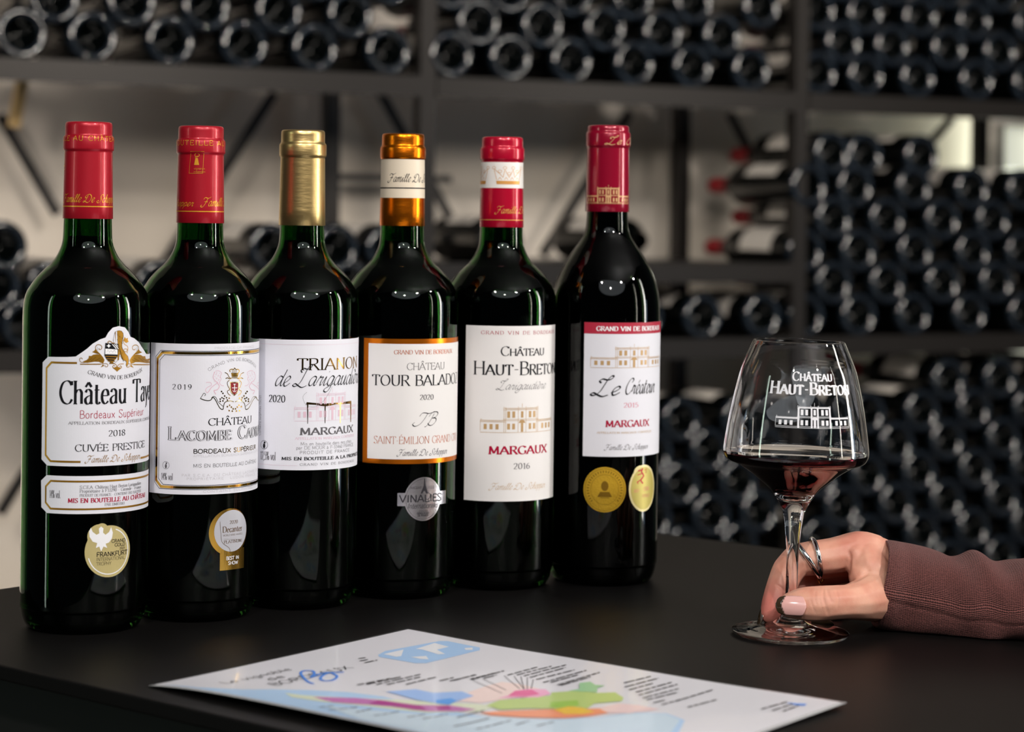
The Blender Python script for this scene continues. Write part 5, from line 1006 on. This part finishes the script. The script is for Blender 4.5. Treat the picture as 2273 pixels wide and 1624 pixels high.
M_nail = mat('nail', srgb(232, 178, 172), .12, coat=.8); M_nailtip = mat('dark_nail_polish', srgb(58, 44, 30), .1, coat=.8)
def nail(name, c, a, nrm, L, Wd, lift, tipfrac, Rc=.0075, label=None):
    """curved nail plate: c centre, a direction to the fingertip, nrm outward"""
    a = Vector(a).normalized(); nrm = Vector(nrm); nrm = (nrm - a * nrm.dot(a)).normalized(); s = a.cross(nrm)
    parts = [([], []), ([], [])]; ns, nq = 26, 14; grid = {}
    def pt(i, j):
        q = -1 + 2 * j / nq; f = i / ns
        # rounded cuticle and almond tip
        x = -1 + 2 * f
        wmul = (1 - max(0, -x - .55) ** 2 * 2.2) if x < 0 else (1 - .10 * x - .62 * max(0, x - .45) ** 1.6 * 1.5)
        if x < -.8: wmul *= sqrt(max(0.02, 1 - ((-x - .8) / .2) ** 2)) * .55 + .45 * (1 - (-x - .8) / .2) + .0
        if x > .8: wmul *= sqrt(max(0.01, 1 - ((x - .8) / .2) ** 2))
        yy = q * wmul * Wd / 2; th = yy / Rc
        return Vector(c) + a * (x * L / 2) + s * (Rc * sin(th)) + nrm * (Rc * (cos(th) - 1) + lift - .0006 * x * x * (1 if x > 0 else .9))
    def wr(j): q = -1 + 2 * j / nq; return 1 - 2 * tipfrac - .26 * q * q
    bmn = [bmesh.new(), bmesh.new()]
    V = [[], []]; F = [[], []]
    for kk in (0, 1):
        idx = {}
        for i in range(ns):
            for j in range(nq):
                x = -1 + 2 * (i + .5) / ns; is_tip = x > wr(j + .5)
                if is_tip != bool(kk): continue
                f_ = []
                for (ii, jj) in ((i, j), (i + 1, j), (i + 1, j + 1), (i, j + 1)):
                    if (ii, jj) not in idx: idx[(ii, jj)] = len(V[kk]); V[kk].append(pt(ii, jj) + (nrm * .00004 if kk else Vector((0, 0, 0))))
                    f_.append(idx[(ii, jj)])
                F[kk].append(tuple(f_))
    o = mesh_obj(name, V[0] or V[1], F[0] or F[1], M_nail if V[0] and tipfrac < .95 else M_nailtip, person, smooth=True)
    sm = o.modifiers.new('t', 'SOLIDIFY'); sm.thickness = .0005; sm.offset = -1
    if label: o['label'] = label
    if V[0] and V[1]:
        t_ = mesh_obj('nail_tip', V[1], F[1], M_nailtip, o, smooth=True); t_['label'] = 'dark painted nail tip'; sm = t_.modifiers.new('t', 'SOLIDIFY'); sm.thickness = .0005; sm.offset = -1
    return o
ca, cb = at(1788, 1345, 1.3002), at(1723.5, 1342, 1.3040)
nail('thumbnail', (ca + cb) / 2, cb - ca, (.05, -1, .22), (cb - ca).length * 1.04,   .0122, .0004, .20, .0078, 'pale pink thumbnail')
ca, cb = at(1689.5, 1350, 1.3395), at(1681.5, 1389, 1.3355)
nail('fingernail', (ca + cb) / 2, cb - ca, (-1, -.15, -.2), (cb - ca).length * 1.05, .0105, .0003, 1.2, .0064, 'dark painted index fingernail')
ca, cb = at(1800, 1380, 1.3535), at(1852, 1389, 1.351)
nail('fingernail', (ca + cb) / 2, cb - ca, (-.1, -.8, -.5), (cb - ca).length * 1.0, .009, .0012, 1.2, .0066, 'dark painted middle fingernail')
# rings
M_silvr = mat('polished_silver', srgb(222, 220, 222), .07, 1.0); M_gring = mat('thin_gold', srgb(214, 164, 60), .15, 1.0)
def ringtube(cpx, Y, r, tilt_dx, rad, arc=None, axis=None):
    c_ = at(*cpx, Y); ax = Vector(axis).normalized(); e1 = ax.orthogonal().normalized()
    e1 = (Vector((0, 0, 1)) - ax * ax.z).normalized(); e2 = ax.cross(e1)
    P = []; n = 48
    for i in range(n):
        t = 2 * pi * i / n; P.append(c_ + (e1 * cos(t) + e2 * sin(t)) * r + ax * tilt_dx * (cos(t) + 1) / 2)
    return P
ax = (at(1770, 1243, 1.349) - at(1850, 1233, 1.351)).normalized()
c0 = (1812, 1237)
P1 = ringtube(c0, 1.3505, .0114, .0012, .0013, axis=ax); P2 = ringtube(c0, 1.3505, .0114, .0125, .0013, axis=ax)
V, F = tube(P1, .0016, 12, True); V2, F2 = tube(P2, .0016, 12, True); n_ = len(V); V += V2; F += [tuple(n_ + i for i in q) for q in F2]
rg = mesh_obj('ring', V, F, M_silvr, person, smooth=True); rg['label'] = 'split silver ring on the index finger'
P1 = ringtube((1824, 1249), 1.373, .0122, .0, .0006, axis=(.93, -.37, 0))
V, F = tube(P1, .0007, 8, True); rg = mesh_obj('ring', V, F, M_gring, person, smooth=True); rg['label'] = 'thin gold ring on the middle finger'

# sleeve
secs = [(1952, 1197, 1390, 1.350, .0300), (1975, 1200, 1397, 1.349, .0300), (2000, 1205, 1403, 1.350, .0280), (2030, 1211, 1409, 1.348, .0285), (2062, 1218, 1414, 1.346, .029), (2090, 1226, 1418, 1.344, .0295), (2112, 1234, 1422, 1.342, .030), (2134, 1233, 1425, 1.340, .0305), (2159, 1224, 1427, 1.338, .031), (2178, 1228, 1428, 1.336, .031), (2203, 1243, 1427, 1.334, .0305), (2225, 1249, 1424, 1.332, .030), (2266, 1241, 1419, 1.328, .031), (2330, 1232, 1416, 1.322, .033), (2450, 1222, 1422, 1.312, .036), (2620, 1205, 1432, 1.298, .040), (2850, 1190, 1445, 1.28, .044)]
fine = []
for i in range(len(secs) - 1):
    p = [secs[max(i - 1, 0)], secs[i], secs[i + 1], secs[min(i + 2, len(secs) - 1)]]; n = 6
    for k_ in range(n):
        t = k_ / n; fine.append(tuple(0.5 * (2 * p[1][d] + (p[2][d] - p[0][d]) * t + (2 * p[0][d] - 5 * p[1][d] + 4 * p[2][d] - p[3][d]) * t * t + (3 * p[1][d] - p[0][d] - 3 * p[2][d] + p[3][d]) * t ** 3) for d in range(5)))
fine.append(secs[-1])
NA = 144; V = []; F = []; UV = []
rings = [(fine[3], -.0035, 0), (fine[1], -.0032, 0), (fine[0], -.0024, 0), (fine[0], -.0010, -.0008), (fine[0], 0.0, 0)] + [(s_, 0.0, 1) for s_ in fine[1:]]
dist = 0; prev = None
for (x, yt, yb, Y, dep), inset, fl_ in rings:
    cy_ = (yt + yb) / 2; c_ = at(x, cy_, Y); ry = (yb - yt) / 2 * Y / FPX + inset; rx = dep + inset
    if prev is not None: dist += (c_ - prev).length
    prev = c_.copy(); fade = max(0, min(1, (2075 - x) / 120.))
    for i in range(NA):
        a = 2 * pi * i / NA; sa, ca_ = sin(a), cos(a)     # a=0 towards the camera
        ex = .82; sup = lambda q: math.copysign(abs(q) ** ex, q)
        frac = (x - 1940) / 333.; aseam = -.12 - .20 * max(0, frac); da = (asin(max(-1, min(1, sa))) if ca_ > 0 else 9) - aseam
        g = .0011 * math.exp(-(da / .035) ** 2) + (.0009 / (1 + math.exp(da / .03)) if ca_ > 0 else .0)
        fold = .0007 * sin(dist * 260 + a * 3.0) * max(0, min(1, (x - 2040) / 120.)) + .0005 * sin(dist * 150 - a * 5)
        p = c_ + Vector(((12 * sup(sa) - 9 * (1 - abs(sa))) * fade * Y / FPX * .95, -sup(ca_) * (rx - g + fold), sup(sa) * (ry - g * .6 + fold * .6)))
        if p.z < .0007: p.z = .0007
        V.append(p); UV.append((a * .0285, dist))
for j in range(len(rings) - 1):
    for i in range(NA): F.append((j * NA + i, j * NA + (i + 1) % NA, (j + 1) * NA + (i + 1) % NA, (j + 1) * NA + i))
F.append(tuple((len(rings) - 1) * NA + i for i in range(NA)))
M_knit = mat('brown_knit', srgb(122, 78, 74), .9)
sl = mesh_obj('sleeve', V, F, M_knit, person, smooth=True); sl['label'] = 'brown knitted sleeve with a side seam'
uvl = sl.data.uv_layers.new(name='knit')
for pl in sl.data.polygons:
    for li, vi in zip(pl.loop_indices, pl.vertices):
        u_, v_ = UV[vi]
        if pl.vertices[0] % NA == NA - 1 and vi % NA == 0: u_ += 2 * pi * .0285
        uvl.data[li].uv = (u_ * 100, v_ * 100)
nt, bs = NB(M_knit); bs.inputs['Sheen Weight'].default_value = .06; bs.inputs['Sheen Roughness'].default_value = .5
L = nt.links.new; tc = nt.nodes.new('ShaderNodeUVMap'); tc.uv_map = 'knit'
nz = nt.nodes.new('ShaderNodeTexNoise'); nz.inputs['Scale'].default_value = 9; nz.inputs['Detail'].default_value = 2; L(tc.outputs[0], nz.inputs['Vector'])
mx = nt.nodes.new('ShaderNodeVectorMath'); mx.operation = 'MULTIPLY_ADD'; L(nz.outputs['Color'], mx.inputs[0]); mx.inputs[1].default_value = (.07, .1, 0); L(tc.outputs[0], mx.inputs[2])
w1 = nt.nodes.new('ShaderNodeTexWave'); w1.wave_type = 'BANDS'; w1.bands_direction = 'X'; w1.inputs['Scale'].default_value = 3.3; L(mx.outputs[0], w1.inputs['Vector'])
w2 = nt.nodes.new('ShaderNodeTexWave'); w2.wave_type = 'BANDS'; w2.bands_direction = 'Y'; w2.inputs['Scale'].default_value = 2.4; w2.inputs['Distortion'].default_value = 1.5; L(mx.outputs[0], w2.inputs['Vector'])
mu = nt.nodes.new('ShaderNodeMath'); mu.operation = 'MULTIPLY_ADD'; L(w2.outputs['Fac'], mu.inputs[0]); mu.inputs[1].default_value = .45; L(w1.outputs['Fac'], mu.inputs[2])
cr_ = nt.nodes.new('ShaderNodeValToRGB'); cr_.color_ramp.elements[0].position = .15; cr_.color_ramp.elements[1].position = 1.1; cr_.color_ramp.elements[0].color = (*srgb(48, 22, 22), 1); cr_.color_ramp.elements[1].color = (*srgb(128, 76, 72), 1)
L(mu.outputs[0], cr_.inputs[0]); L(cr_.outputs[0], bs.inputs['Base Color'])
bp = nt.nodes.new('ShaderNodeBump'); bp.inputs['Strength'].default_value = .8; bp.inputs['Distance'].default_value = .0005; L(mu.outputs[0], bp.inputs['Height']); L(bp.outputs[0], bs.inputs['Normal'])
